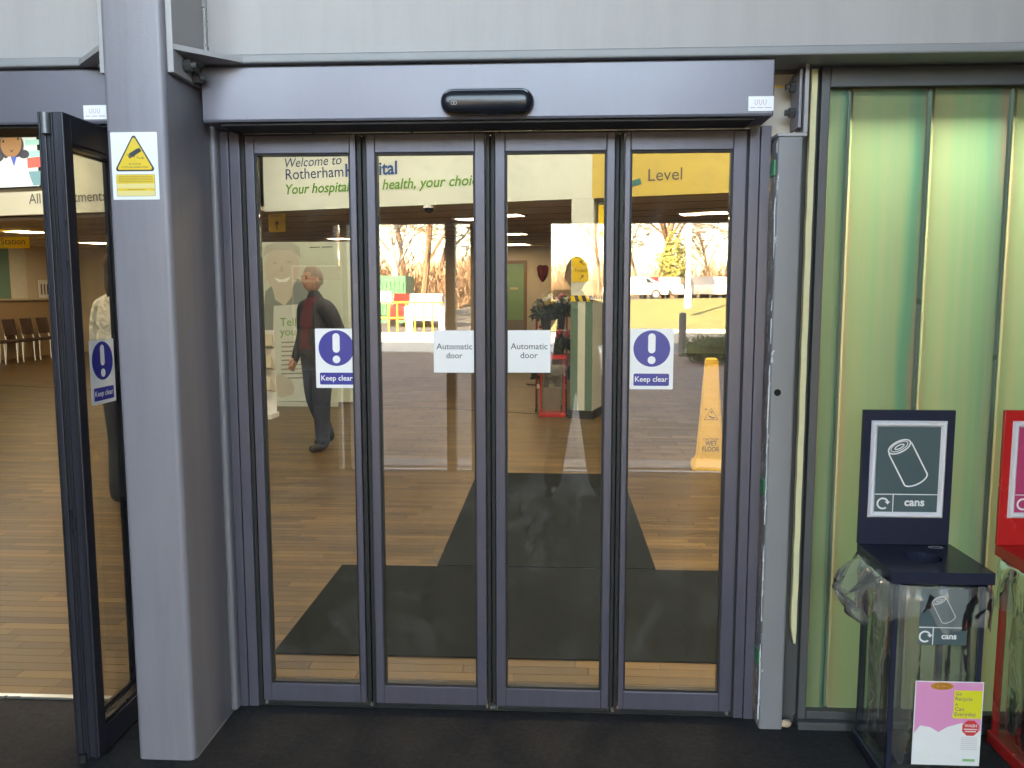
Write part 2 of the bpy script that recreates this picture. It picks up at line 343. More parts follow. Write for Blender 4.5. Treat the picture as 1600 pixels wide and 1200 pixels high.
# lowered ceiling behind the bulkhead (building turned 17 degrees to the doors)
U = Vector((.9547, -.2975, 0)); V = Vector((.2975, .9547, 0)); ZB = 2.577
bp0 = Vector((.177, 9.888, 0))
bm = bmesh.new(); a = bp0-U*15+V*.12; b_ = bp0+U*7+V*.12
prism(bm, [a+Vector((0, 0, ZB+.03)), b_+Vector((0, 0, ZB+.03)), b_+V*16+Vector((0, 0, ZB+.03)), a+V*16+Vector((0, 0, ZB+.03))], (0, 0, 0), (0, 0, .05))
low = obj('low_ceiling', bm, ceil_m, kind='structure')
seam = mat('ceiling grid', (.25, .22, .18), .6)
for k in range(1, 12):
    bm = bmesh.new(); p = bp0-U*14+V*(.12+k*.9)+Vector((0, 0, ZB+.024)); prism(bm, [p, p+U*20, p+U*20+V*.02, p+V*.02], (0, 0, 0), (0, 0, .006)); obj('grid_bar', bm, seam, low)
floor_seam = obj('floor_seam', (lambda bm: (prism(bm, [Vector((-9, 12.98, .001)), Vector((1.2, 9.72, .001)), Vector((1.2, 9.79, .001)), Vector((-9, 13.05, .001))], (0, 0, 0), (0, 0, .003)), bm)[1])(bmesh.new()), mat('dark seam', (.05, .035, .025), .6), kind='structure')

# ================================================================== STEELWORK AND DOORS
YD = 2.845                                       # front plane of the door leaves
# the big column
t = empty('steel_column', (-1.248, 2.64, 0), label='large grey painted steel box column left of the closed doors', cat='column')
bm = bmesh.new(); prism(bm, [(x, y, 0) for x, y in rrect(-1.341, 2.475, -1.155, 2.80, .018)], (0, 0, 0), (0, 0, 3.2))
obj('shaft', bm, steel, t, smooth='auto')
bm = bmesh.new()
box(bm, (-1.1535, 2.49, 0), (-1.1515, 2.80, .004))
obj('sealant_bead', bm, mat('pale sealant', (.3, .3, .3), .7), t)
# pale flat post between column and door frame
bm = bmesh.new(); prism(bm, [(x, y, 0) for x, y in rrect(-1.188, 2.803, -1.142, 2.87, .012)], (0, 0, 0), (0, 0, 2.2))
obj('steel_flat_post', bm, steel, smooth='auto', label='narrow pale grey steel post between the big column and door frame', cat='post')

# beams over the doors
def beam(name, x0, x1, side, label):
    t = empty(name, ((x0+x1)/2, 2.74, 2.2), label=label, cat='beam')
    obj('web', B((x0, 2.735, 2.243), (x1, 2.747, 2.9)), steel_beam_m, t)
    bm = B((x0 if side < 0 else x0+.012, 2.655, 2.214), (x1, 2.835, 2.2425), .006, 3)
    obj('flange', bm, mat('shaded flange tone', (.27, .27, .285), .45, 0, .06, 3, .3, 200), t)  # flange toned darker than the web; its shade is in the colour
    return t
bR = beam('steel_beam', -1.135, 5.5, 1, 'long pale grey steel beam running above the closed doors')
bL = beam('steel_beam', -5.5, -1.361, -1, 'pale grey steel beam above the open left doorway')
for bt, xa, s in ((bR, -1.155, 1), (bL, -1.341, -1)):
    obj('end_plate', B((min(xa, xa+s*.02)+(.0005 if s > 0 else 0), 2.50, 2.150), (max(xa, xa+s*.02)-(.0005 if s < 0 else 0), 2.80, 3.0), .002), steel_beam_m, bt)
    bm = bmesh.new(); e = xa+s*.0205
    prism(bm, [(e, 2.502, 2.216), (e+s*.15, 2.654, 2.216), (e, 2.654, 2.216)], (0, 0, 0), (0, 0, .016)); obj('gusset_plate', bm, steel_beam_m, bt)
    for yy, zz in ((2.575, 2.188), (2.64, 2.168)):
        bm = bmesh.new(); tube(bm, (e, yy, zz), (e+s*.004, yy, zz), .021, n=16); tube(bm, (e+s*.004, yy, zz), (e+s*.022, yy, zz), .0175, n=6); tube(bm, (e+s*.022, yy, zz), (e+s*.038, yy, zz), .0105, n=12)
        obj('bolt', bm, bolt_m, bt)
    bm = bmesh.new(); rr = random.Random(5)
    for k in range(26): z = 2.25+k*.012; tube(bm, (e+s*.002, 2.728+rr.uniform(-.002, .002), z), (e+s*.006, 2.728, z+.014), .006+rr.uniform(0, .002), n=6)
    obj('weld_bead', bm, steel_beam_m, bt)

# door operator housings
def housing(x0, x1, label):
    t = empty('door_operator_housing', ((x0+x1)/2, 2.75, 2.04), label=label, cat='door header', group='door operator housings')
    bm = bmesh.new(); prism(bm, [(x0, 2.68, 2.048), (x0, 2.684, 2.041), (x0, 2.84, 2.041), (x0, 2.84, 2.212), (x0, 2.684, 2.212), (x0, 2.68, 2.206)], (0, 0, 0), (x1-x0, 0, 0))
    obj('cover', bm, alu_hdr, t)
    obj('soffit_track', B((x0+.05, 2.70, 2.033), (x1-.05, 2.84, 2.0405)), rubber, t)
    obj('end_cap', B((x1, 2.682, 2.042), (x1+.004, 2.838, 2.211), .001), alu_dark, t)
    return t
housing(-1.128, .664, 'purple grey header box with black sensor above the closed doors')
housing(-5.4, -1.385, 'purple grey header box above the open left doorway')
bm = bmesh.new(); box(bm, (-1.06, 2.838, 2.0315), (.64, 2.8445, 2.0345)); obj('track_edge', bm, silver, bpy.data.objects['door_operator_housing'])

# motion sensor: a black capsule bar
t = empty('motion_sensor', (-.217, 2.66, 2.05), label='black capsule shaped motion sensor on the header box', cat='sensor')
def capsule(bm, x0, x1, y0, z0, z1, prof, n=10):
    r = (z1-z0)/2; rings = []
    out = circ(0, 0, 1, 1, 16, -90, 90)
    for dy, k in prof:
        pts = [(x1-r+a*r*k, (z0+z1)/2+b*r*k) for a, b in circ(0, 0, 1, n=n, a0=-90, a1=90)] + [(x0+r+a*r*k, (z0+z1)/2+b*r*k) for a, b in circ(0, 0, 1, n=n, a0=90, a1=270)]
        rings.append([bm.verts.new((x, y0+dy, z)) for x, z in pts])
    for i in range(len(rings)-1):
        for j in range(len(rings[0])): k = (j+1) % len(rings[0]); bm.faces.new((rings[i][j], rings[i][k], rings[i+1][k], rings[i+1][j]))
    bm.faces.new(rings[0]); bm.faces.new(rings[-1][::-1]); bmesh.ops.recalc_face_normals(bm, faces=bm.faces)
bm = bmesh.new(); capsule(bm, -.362, -.070, 2.68, 2.049, 2.128, [(0, 1), (-.016, 1), (-.034, .94), (-.046, .80), (-.052, .55), (-.054, .2)])
obj('shell', bm, black, t, smooth='auto')
bm = bmesh.new(); capsule(bm, -.345, -.087, 2.640, 2.091, 2.121, [(0, 1), (-.0075, .96), (-.0085, .5)])
obj('upper_lens', bm, mat('smoked lens', (.05, .06, .065), .12, 0, .1, 10), t, smooth='auto')
fr = Fr((-.217, 2.6255, 2.085), (1, 0, 0)); flat('logo', fr, stroke(circ(-.095, -.006, .005, n=14), .0015, True)+stroke(circ(-.103, -.006, .005, n=14), .0015, True), mat('grey print', (.3, .3, .32)), t, .001)

# frame jambs
fo = empty('door_frame', (-.21, 2.86, 0), label='purple grey metal frame around the closed folding doors', cat='door frame')
for x0, x1, s in ((-1.139, -1.0735, 1), (.6335, .702, -1)):
    bm = bmesh.new(); mid = x0+(x1-x0)*(.45 if s > 0 else .5)
    a, c = sorted((x0, mid)), sorted((mid, x1))
    box(bm, (a[0], 2.832 if s > 0 else 2.836, 0), (a[1]-.001, 2.895, 2.04), .002); box(bm, (c[0]+.001, 2.836 if s > 0 else 2.832, 0), (c[1], 2.895, 2.04), .002)
    obj('jamb', bm, alu, fo)
    xs = x1-.003 if s > 0 else x0+.003
    obj('brush_seal', B((min(xs, xs+s*.014), 2.85, .0), (max(xs, xs+s*.014), 2.89, 2.035)), rubber, fo)
obj('head_rail', B((-1.062, 2.862, 2.031), (.632, 2.895, 2.04)), rubber, fo)
obj('threshold', B((-1.072, 2.846, .0005), (.632, 2.874, .004)), mat('dark threshold', (.08, .08, .08), .4, .6), fo)

def leaf(x0, g0, g1, x1, parent, z0=.018, z1=2.028, gz0=.084, gz1=1.968, y0=YD):
    bm = bmesh.new(); d = .044; f = 0.0
    box(bm, (x0, y0, z0), (g0, y0+d, z1), .0025); box(bm, (g1, y0, z0), (x1, y0+d, z1), .0025)
    box(bm, (g0+.0006, y0+.0004, z0), (g1-.0006, y0+d-.0004, gz0), .002); box(bm, (g0+.0006, y0+.0004, gz1), (g1-.0006, y0+d-.0004, z1), .002)
    lf = obj('door_leaf', bm, alu, parent)
    bm = bmesh.new(); k = .006
    for a, b in (((g0, y0+.008, gz0), (g0+k, y0+.036, gz1)), ((g1-k, y0+.008, gz0), (g1, y0+.036, gz1)), ((g0+k, y0+.008, gz0), (g1-k, y0+.036, gz0+k)), ((g0+k, y0+.008, gz1-k), (g1-k, y0+.036, gz1))): box(bm, a, b)
    obj('glazing_gasket', bm, rubber, lf)
    obj('glass_pane', B((g0+.0062, y0+.017, gz0+.0062), (g1-.0062, y0+.023, gz1-.0062)), glass, lf)
    obj('bottom_brush', B((x0+.006, y0+.008, .004), (x1-.006, y0+.036, z0-.0004)), rubber, lf)
    return lf
ad = empty('automatic_folding_door', (-.215, 2.86, 0), label='closed four leaf automatic glass folding door in purple grey frames', cat='door')
LV = [(-1.058, -1.0275, -.699, -.678), (-.642, -.6125, -.2745, -.240), (-.206, -.172, .1675, .195), (.228, .247, .584, .627)]
for l in LV: leaf(*l, ad)
for x0, x1, yo in ((-.6765, -.6435, .012), (-.2385, -.2075, .014), (.1965, .2265, .012)):
    bm = bmesh.new(); mid = (x0+x1)/2
    box(bm, (x0, YD+yo, .008), (mid-.0015, YD+.040, 2.026), .002); box(bm, (mid+.0015, YD+yo+.004, .008), (x1, YD+.040, 2.026), .002)
    box(bm, (mid-.006, YD+.0405, .008), (mid+.006, YD+.043, 2.026))
    obj('finger_guard_seal', bm, rubber, ad)
for x in (-.66, -.225, -.215, .21, .615, -1.05):
    obj('pivot_pin', T((x, 2.853, .0045), (x, 2.853, .016), .006, n=8), silver, ad)

# the left doorway: two leaves folded back, standing square to the wall
od = empty('open_folding_door', (-1.5, 2.65, 0), label='folded open pair of dark framed glass door leaves beside the column', cat='door')
def leaf_side(x0, x1, ya, yb, parent, nz=1):
    """a leaf whose plane runs along Y; visible face at x1"""
    bm = bmesh.new(); z0, z1, g0, g1, gz0, gz1 = .014, 2.03, ya+.042, yb-.055, .10, 1.945
    for a, b in (((x0, ya, z0), (x1, g0, z1)), ((x0, g1, z0), (x1, yb, z1)), ((x0+.0004, g0+.0005, z0), (x1-.0004, g1-.0005, gz0)), ((x0+.0004, g0+.0005, gz1), (x1-.0004, g1-.0005, z1))): box(bm, a, b, .0025)
    lf = obj('door_leaf', bm, mat('dark leaf paint', (.036, .036, .05), .36, .25, .06, 5), parent)
    bm = bmesh.new(); k = .012
    for a, b in (((x0+.006, g0, gz0), (x1-.006, g0+k, gz1)), ((x0+.006, g1-k, gz0), (x1-.006, g1, gz1)), ((x0+.006, g0+k, gz0), (x1-.006, g1-k, gz0+k)), ((x0+.006, g0+k, gz1-k), (x1-.006, g1-k, gz1))): box(bm, a, b)
    obj('glazing_bead', bm, alu_dark, lf)
    xm = (x0+x1)/2; obj('glass_pane', B((xm-.003, g0+k+.0002, gz0+k+.0002), (xm+.003, g1-k-.0002, gz1-k-.0002)), glass_open, lf)
    return lf
leaf_side(-1.497, -1.455, 2.452, 2.856, od)
leaf_side(-1.530, -1.507, 2.448, 2.85, od)
bm = bmesh.new()
for a, b in (((-1.5065, 2.452, .012), (-1.4975, 2.47, 2.028)), ((-1.4915, 2.447, .012), (-1.4855, 2.4515, 2.028)), ((-1.468, 2.4485, .012), (-1.460, 2.4515, 2.028)), ((-1.5265, 2.4445, .012), (-1.5215, 2.4475, 2.028))): box(bm, a, b, .001)
obj('edge_profile', bm, alu_dark, od)
bm = bmesh.new(); tube(bm, (-1.502, 2.442, 1.965), (-1.502, 2.442, 2.025), .013, n=14); tube(bm, (-1.502, 2.442, 1.99), (-1.502, 2.442, 1.994), .0145, n=14); obj('hinge', bm, mat('grey hinge', (.16, .16, .17), .4, .4), od, smooth='auto')
bm = bmesh.new(); tube(bm, (-1.51, 2.45, .001), (-1.51, 2.45, .03), .014, n=10); obj('foot_pin', bm, rubber, od)
fj = empty('open_door_jamb', (-1.40, 2.86, 0), label='dark jamb of the open doorway hidden behind the grey column', cat='door frame')
obj('jamb', B((-1.43, 2.832, 0), (-1.345, 2.89, 2.04), .002), alu, fj)
obj('threshold_strip', (lambda bm: (box(bm, (-3.4, 2.842, .0), (-1.36, 2.853, .010), .002), box(bm, (-3.4, 2.857, 0), (-1.36, 2.8745, .006), .002), bm)[2])(bmesh.new()), silver, label='bright metal threshold strip across the open left doorway', cat='threshold')

# right hand steel post with its bracket
t = empty('slim_steel_post', (.74, 2.78, 0), label='slim grey steel post with chipped paint right of the closed doors', cat='post')
bm = bmesh.new(); prism(bm, [(x, y, 0) for x, y in rrect(.7075, 2.767, .787, 2.86, .008)], (0, 0, .0), (0, 0, 1.992)); obj('shaft', bm, chipped, t, smooth='auto')
obj('cable_hole', T((.732, 2.7665, 1.17), (.732, 2.7685, 1.17), .0115, n=18), mat('hole black', (.003, .003, .003), .9), t)
bm = bmesh.new(); box(bm, (.703, 2.762, 1.993), (.796, 2.86, 2.004), .002); box(bm, (.784, 2.762, 2.0045), (.797, 2.86, 2.235), .002); obj('bracket', bm, steel_beam_m, t)
obj('cleat', B((.767, 2.764, 2.02), (.776, 2.86, 2.2), .002), steel, t)
for zz in (2.155, 2.075):
    bm = bmesh.new(); tube(bm, (.767, 2.81, zz), (.748, 2.81, zz), .0165, n=6); tube(bm, (.748, 2.81, zz), (.736, 2.81, zz), .010, n=10); obj('bolt', bm, bolt_m, t)
obj('backing_board', B((.67, 2.872, 1.95), (.80, 2.884, 2.21)), mat('beige board', (.62, .57, .50), .8), label='small beige board in the gap beside the header box', cat='board')
obj('timber_packer', B((.67, 2.868, 2.168), (.75, 2.871, 2.173)), yel, bpy.data.objects['backing_board'])
gclip = mat('green plastic', (.03, .30, .12), .4)
for i, zz in enumerate((1.90, .843, .243)):
    obj('packing_shim', B((.7025, 2.79, zz-.025), (.7125, 2.85, zz+.025), .001), gclip, label=('upper', 'middle', 'lowest')[i]+' green plastic packing shim between door frame and slim post', cat='shim', group='green packing shims')
# ragged sealant down the gap
bm = bmesh.new(); rr = random.Random(9); z = .03
while z < 1.97:
    dz = rr.uniform(.02, .09)
    if rr.random() < .72: tube(bm, (.7065+rr.uniform(-.0012, .001), 2.775+rr.uniform(-.003, .003), z), (.7065+rr.uniform(-.0015, .001), 2.776, min(1.98, z+dz)), rr.uniform(.0012, .0034), rr.uniform(.0008, .003), n=5)
    z += dz
obj('sealant_crumbs', bm, mat('white sealant', (.66, .67, .68), .8), bpy.data.objects['slim_steel_post'], kind='stuff')
bm = bmesh.new(); rr = random.Random(2); prev = None; ring = []
for k in range(40):
    z = .30+1.905*k/39; wv = .0008*math.sin(k*1.7)+rr.uniform(-.0006, .0006); x0 = .811+wv-(.002 if k < 1 else 0); x1 = .829+wv*.6
    if k == 0: x0, x1 = .822, .827
    elif k == 1: x0, x1 = .812, .829
    ring.append([bm.verts.new(p) for p in ((x0, 2.788, z), (x1, 2.786, z), (x1, 2.812, z), (x0, 2.812, z))])
for a, b in zip(ring, ring[1:]):
    for i in range(4): j = (i+1) % 4; bm.faces.new((a[i], a[j], b[j], b[i]))
bm.faces.new(ring[0][::-1]); bm.faces.new(ring[-1])
foam = obj('foam_strip', bm, mat('cream foam', (.66, .60, .36), .85, 0, .12, 30, .6, 150), label='cream foam filler strip between slim post and panel frame', cat='foam strip')
obj('gap_backing', B((.788, 2.822, .0), (.846, 2.86, 2.235)), mat('dark gap', (.06, .06, .06), .7), foam)
bm = bmesh.new(); rr = random.Random(4); bmesh.ops.create_icosphere(bm, subdivisions=2, radius=1)
for v in bm.verts: v.co = Vector((.80+v.co.x*.026*rr.uniform(.8, 1.1), 2.785+v.co.y*.015, .012+v.co.z*.013*rr.uniform(.8, 1.2)))
obj('timber_offcut', bm, mat('raw timber', (.55, .40, .28), .8, 0, .2, 40), smooth='auto', label='small broken timber offcut at the foot of the slim post', cat='timber')

# ------------------------------------------------------------------ iridescent channel panels
def panel_mat():
    M = bpy.data.materials.new('pearlescent channel panel'); M.use_nodes = True; t = M.node_tree; N = t.nodes; L = t.links; b = N['Principled BSDF']
    tc = N.new('ShaderNodeTexCoord'); sx = N.new('ShaderNodeSeparateXYZ'); L.new(tc.outputs['Object'], sx.inputs[0])
    mp = N.new('ShaderNodeMapping'); mp.inputs['Scale'].default_value = (3, 1, 1.3); L.new(tc.outputs['Object'], mp.inputs[0])
    inf = N.new('ShaderNodeObjectInfo'); va = N.new('ShaderNodeVectorMath'); va.operation = 'ADD'; cb = N.new('ShaderNodeCombineXYZ'); mu = N.new('ShaderNodeMath'); mu.operation = 'MULTIPLY'; mu.inputs[1].default_value = 40
    L.new(inf.outputs['Random'], mu.inputs[0]); L.new(mu.outputs[0], cb.inputs[1]); L.new(mp.outputs[0], va.inputs[0]); L.new(cb.outputs[0], va.inputs[1])
    nz = N.new('ShaderNodeTexNoise'); nz.inputs['Scale'].default_value = 1.1; nz.inputs['Detail'].default_value = 3; L.new(va.outputs[0], nz.inputs['Vector'])
    ma = N.new('ShaderNodeMath'); ma.operation = 'MULTIPLY_ADD'; ma.inputs[1].default_value = .34; ma.inputs[2].default_value = -.17; L.new(nz.outputs['Fac'], ma.inputs[0])
    dv = N.new('ShaderNodeMath'); dv.operation = 'MULTIPLY_ADD'; dv.inputs[1].default_value = 1/.236; L.new(sx.outputs[0], dv.inputs[0]); L.new(ma.outputs[0], dv.inputs[2])
    rp = N.new('ShaderNodeValToRGB'); e = rp.color_ramp.elements
    e[0].position = 0; e[0].color = (.60, .60, .42, 1); e[1].position = 1; e[1].color = (.50, .48, .42, 1)
    for p, c in ((.06, (.46, .64, .42, 1)), (.30, (.40, .66, .45, 1)), (.55, (.36, .64, .46, 1)), (.74, (.34, .64, .45, 1)), (.84, (.20, .55, .46, 1)), (.93, (.26, .54, .44, 1))): e.new(p).color = c
    m2 = N.new('ShaderNodeMapping'); m2.inputs['Scale'].default_value = (26, 1, .7); L.new(tc.outputs['Object'], m2.inputs[0]); v2 = N.new('ShaderNodeVectorMath'); v2.operation = 'ADD'; L.new(m2.outputs[0], v2.inputs[0]); L.new(cb.outputs[0], v2.inputs[1])
    n2 = N.new('ShaderNodeTexNoise'); n2.inputs['Scale'].default_value = 1; n2.inputs['Detail'].default_value = 4; L.new(v2.outputs[0], n2.inputs['Vector'])
    r2 = N.new('ShaderNodeMapRange'); r2.inputs[1].default_value = .42; r2.inputs[2].default_value = .72; r2.inputs[3].default_value = 0; r2.inputs[4].default_value = .45; L.new(n2.outputs['Fac'], r2.inputs[0])
    x2 = N.new('ShaderNodeMix'); x2.data_type = 'RGBA'; x2.inputs[7].default_value = (.64, .64, .46, 1); L.new(r2.outputs[0], x2.inputs[0]); L.new(rp.outputs[0], x2.inputs[6])
    L.new(dv.outputs[0], rp.inputs[0]); h1 = N.new('ShaderNodeHueSaturation'); h1.inputs['Saturation'].default_value = .85; h1.inputs['Value'].default_value = .20; L.new(x2.outputs[2], h1.inputs['Color']); L.new(h1.outputs[0], b.inputs['Base Color'])
    wv = N.new('ShaderNodeTexWave'); wv.wave_type = 'BANDS'; wv.bands_direction = 'X'; wv.inputs['Scale'].default_value = 30; wv.inputs['Distortion'].default_value = .4; L.new(tc.outputs['Object'], wv.inputs['Vector'])
    bp = N.new('ShaderNodeBump'); bp.inputs['Strength'].default_value = .035; bp.inputs['Distance'].default_value = .003; L.new(wv.outputs['Fac'], bp.inputs['Height']); L.new(bp.outputs[0], b.inputs['Normal'])
    b.inputs['Roughness'].default_value = .30; b.inputs['Metallic'].default_value = .6
    b.inputs['Thin Film Thickness'].default_value = 420; b.inputs['Thin Film IOR'].default_value = 1.6
    # part of the light passes through, mainly from the added strip behind
    tl = N.new('ShaderNodeBsdfTranslucent'); hs = N.new('ShaderNodeHueSaturation'); hs.inputs['Saturation'].default_value = 1.1; hs.inputs['Value'].default_value = 1.15; L.new(x2.outputs[2], hs.inputs['Color']); L.new(hs.outputs[0], tl.inputs[0])
    ms = N.new('ShaderNodeMixShader'); ms.inputs[0].default_value = .27; L.new(b.outputs[0], ms.inputs[1]); L.new(tl.outputs[0], ms.inputs[2]); L.new(ms.outputs[0], N['Material Output'].inputs['Surface'])
    return M
panel_m = panel_mat()
cw = empty('channel_panel_wall', (1.4, 2.82, 0), label='pearly green channel panel wall right of the doors behind the bins', cat='wall panel')
dk = mat('panel frame grey', (.085, .087, .092), .45, .2, .06, 5)
obj('frame_side', B((.8465, 2.795, .0), (.8735, 2.86, 2.235), .002), dk, cw)
obj('frame_head', B((.8740, 2.792, 2.150), (3.4, 2.86, 2.212), .002), dk, cw)
obj('sill', (lambda bm: (box(bm, (.8740, 2.790, .028), (3.4, 2.86, .056), .002), box(bm, (.84, 2.765, 0), (3.4, 2.889, .0275), .002), bm)[2])(bmesh.new()), dk, cw)
pe = bmesh.new(); W = .236
prof = [(0, .018), (.0015, .002), (.003, 0), (.08, 0), (W-.08, 0), (W-.003, 0), (W-.0015, .002), (W, .018)]
ra = [[pe.verts.new((x, y, z)) for x, y in prof] for z in (0, 2.093)]
for i in range(len(prof)-1): pe.faces.new((ra[0][i], ra[0][i+1], ra[1][i+1], ra[1][i]))
pme = bpy.data.meshes.new('channel_panel'); pe.to_mesh(pme); pe.free(); pme.materials.append(panel_m); pme.polygons.foreach_set('use_smooth', [False]*len(pme.polygons))
ribm = mat('rib green grey', (.13, .19, .14), .3, .2, .1, 5)
x = .9430-.2565
for k in range(10):
    xr = x+k*.2565
    o = bpy.data.objects.new('channel_panel', pme); C.objects.link(o); o.parent = cw; o.matrix_parent_inverse = Matrix.Translation(-cw.location); o.location = (xr+.0105, 2.822, .0565)
    if k == 0: o.scale = (.28, 1, 1); o.location.x = .8745
    if k:
        bm = bmesh.new(); box(bm, (xr-.0085, 2.829, .0565), (xr+.0085, 2.85, 2.1495)); box(bm, (xr-.0015, 2.823, .0565), (xr+.0025, 2.8285, 2.1495), .0008)
        obj('rib', bm, ribm, cw)

# ------------------------------------------------------------------ stickers and signs on glass and steel
def keep_clear(fr, label, w_=.148, h_=.208):
    t = empty('keep_clear_sign', fr.o, label=label, cat='sign', group='keep clear stickers')
    plate('sheet', fr, rrect(0, 0, w_, h_, .004), .0008, white, t)
    flat('disc', fr, [circ(w_/2, .140, .0625, n=48)], blue, t, .0012)
    flat('exclamation_mark', fr, [rrect(w_/2-.0125, .124, w_/2+.0125, .192, .0124), circ(w_/2, .1005, .0135, n=24)], white, t, .0016)
    flat('caption_bar', fr, [rrect(.0135, .012, w_-.0135, .054, .005)], blue, t, .0012)
    text('lettering', fr, 'Keep clear', .0185, .0265, w_-.0185, white, t, .0016, bold=.012)
    return t
YG = YD+.0168
def sheet_at(px0, py0, px1, py1, Y): a = A(px0, py1, Y); b = A(px1, py0, Y); return a, b
a = A(494.5, 606, YG); keep_clear(Fr((a.x, YG, a.z), (1, 0, 0)), 'blue and white keep clear sticker on the leftmost closed leaf')
a = A(980.5, 608, YG); keep_clear(Fr((.2545, YG, a.z), (1, 0, 0)), 'blue and white keep clear sticker on the rightmost closed leaf')
keep_clear(Fr((-1.4725, 2.552, 1.14), (0, 1, 0)), 'blue and white keep clear sticker on the folded open leaf', .146, .208)
for px, x0, lab in ((678, None, 'white automatic door sticker on the second leaf from the column'), (790, -.1645, 'white automatic door sticker on the third leaf from the column')):
    a = A(px, 582, YG); x0 = a.x if x0 is None else x0; fr = Fr((x0, YG, a.z), (1, 0, 0)); w_ = .1445 if px < 700 else .147
    t = empty('automatic_door_sign', fr.o, label=lab, cat='sign', group='automatic door stickers')
    plate('sheet', fr, rect(0, 0, w_, .146), .0008, white, t)
    text('lettering', fr, 'Automatic', .010, .081, w_-.010, ink, t, .0012, bold=.002); text('lettering', fr, 'door', .044, .050, w_-.044, ink, t, .0012, bold=.002)
# CCTV warning
fr = Fr((-1.325, 2.4742, 1.776), (1, 0, 0)); t = empty('cctv_warning_sign', fr.o, label='yellow and white camera warning sticker on the grey column', cat='sign')
plate('sheet', fr, rrect(0, 0, .142, .197, .003), .0008, white, t)
def rtri(cx, y0, y1, hw, r, n=6):
    P = [Vector((cx-hw, y0)), Vector((cx+hw, y0)), Vector((cx, y1))]; out = []
    for i in range(3):
        a, b, c = P[i-1], P[i], P[(i+1) % 3]; u = (a-b).normalized(); v = (c-b).normalized(); bi = (u+v).normalized(); ang = math.acos(u.dot(v))/2
        cc = b+bi*(r/math.sin(ang)); a0 = cc-b; p1 = b+u*(r/math.tan(ang)); p2 = b+v*(r/math.tan(ang))
        for k in range(n+1): q = (p1.lerp(p2, k/n)-cc).normalized()*r+cc; out.append(tuple(q))
    return out
flat('triangle_border', fr, [rtri(.071, .083, .194, .0635, .007)], ink, t, .0012)
flat('triangle', fr, [rtri(.071, .0875, .186, .0555, .005)], yel, t, .0016)
q = lambda pts, cx, cy, an: [(cx+x*math.cos(R(an))-y*math.sin(R(an)), cy+x*math.sin(R(an))+y*math.cos(R(an))) for x, y in pts]
flat('camera_symbol', fr, [q(rect(-.019, -.006, .019, .006), .074, .137, 30), q(rect(-.026, .006, .012, .0075), .074, .137, 30), q(rect(-.024, -.006, -.0195, .004), .074, .137, 30), q(rect(-.012, -.009, -.006, -.0065), .074, .137, 30)]+stroke([(.078, .127), (.082, .121), (.097, .1215)], .0014)+stroke([(.097, .118), (.097, .125)], .002), ink, t, .002)
text('lettering', fr, '24 HOUR', .052, .102, .090, ink, t, .002, height=.0045); text('lettering', fr, 'CCTV IN OPERATION', .032, .0925, .110, ink, t, .002, height=.005)
flat('notice_box', fr, [rrect(.012, .010, .130, .074, .002)], ink, t, .0012)
flat('notice_fill', fr, [rect(.0128, .0108, .1292, .0732)], yel2, t, .0016)
flat('notice_band', fr, [rect(.0132, .047, .1288, .0728), rect(.0132, .026, .1288, .033)], yel, t, .002)
rr = random.Random(8); dash = []
for yy in (.0668, .0618, .0568, .0515, .0285):
    xx = .02 if yy > .03 else .046
    while xx < (.122 if yy > .03 else .098): l_ = rr.uniform(.003, .010); dash.append(rect(xx, yy, min(xx+l_, .124), yy+.0018)); xx += l_+.0018
flat('small_print', fr, dash, mat('brown ink', (.30, .18, .05)), t, .0024, kind='stuff')
# small white maker stickers on the header boxes
for (x0, z0, lab) in ((.590, 2.055, 'small white sticker at the right end of the header box'), (A(131.5, 190, 2.68).x, 2.0535, 'small white sticker on the left doorway header next to the column')):
    fr = Fr((x0, 2.6795, z0), (1, 0, 0)); t = empty('maker_sticker', fr.o, label=lab, cat='sticker', group='white stickers on the header boxes')
    plate('sheet', fr, rrect(0, 0, .077, .044, .002), .0006, white, t)
    flat('symbols', fr, sum([stroke([(x, .034), (x, .022), (x+.004, .018), (x+.008, .022), (x+.008, .034)], .0016) for x in (.02, .033, .046)], []), pink_ink, t, .001)
    flat('print_line', fr, [rect(.006, .009, .022, .011), rect(.027, .009, .045, .011), rect(.05, .009, .07, .011)], pink_ink, t, .001)

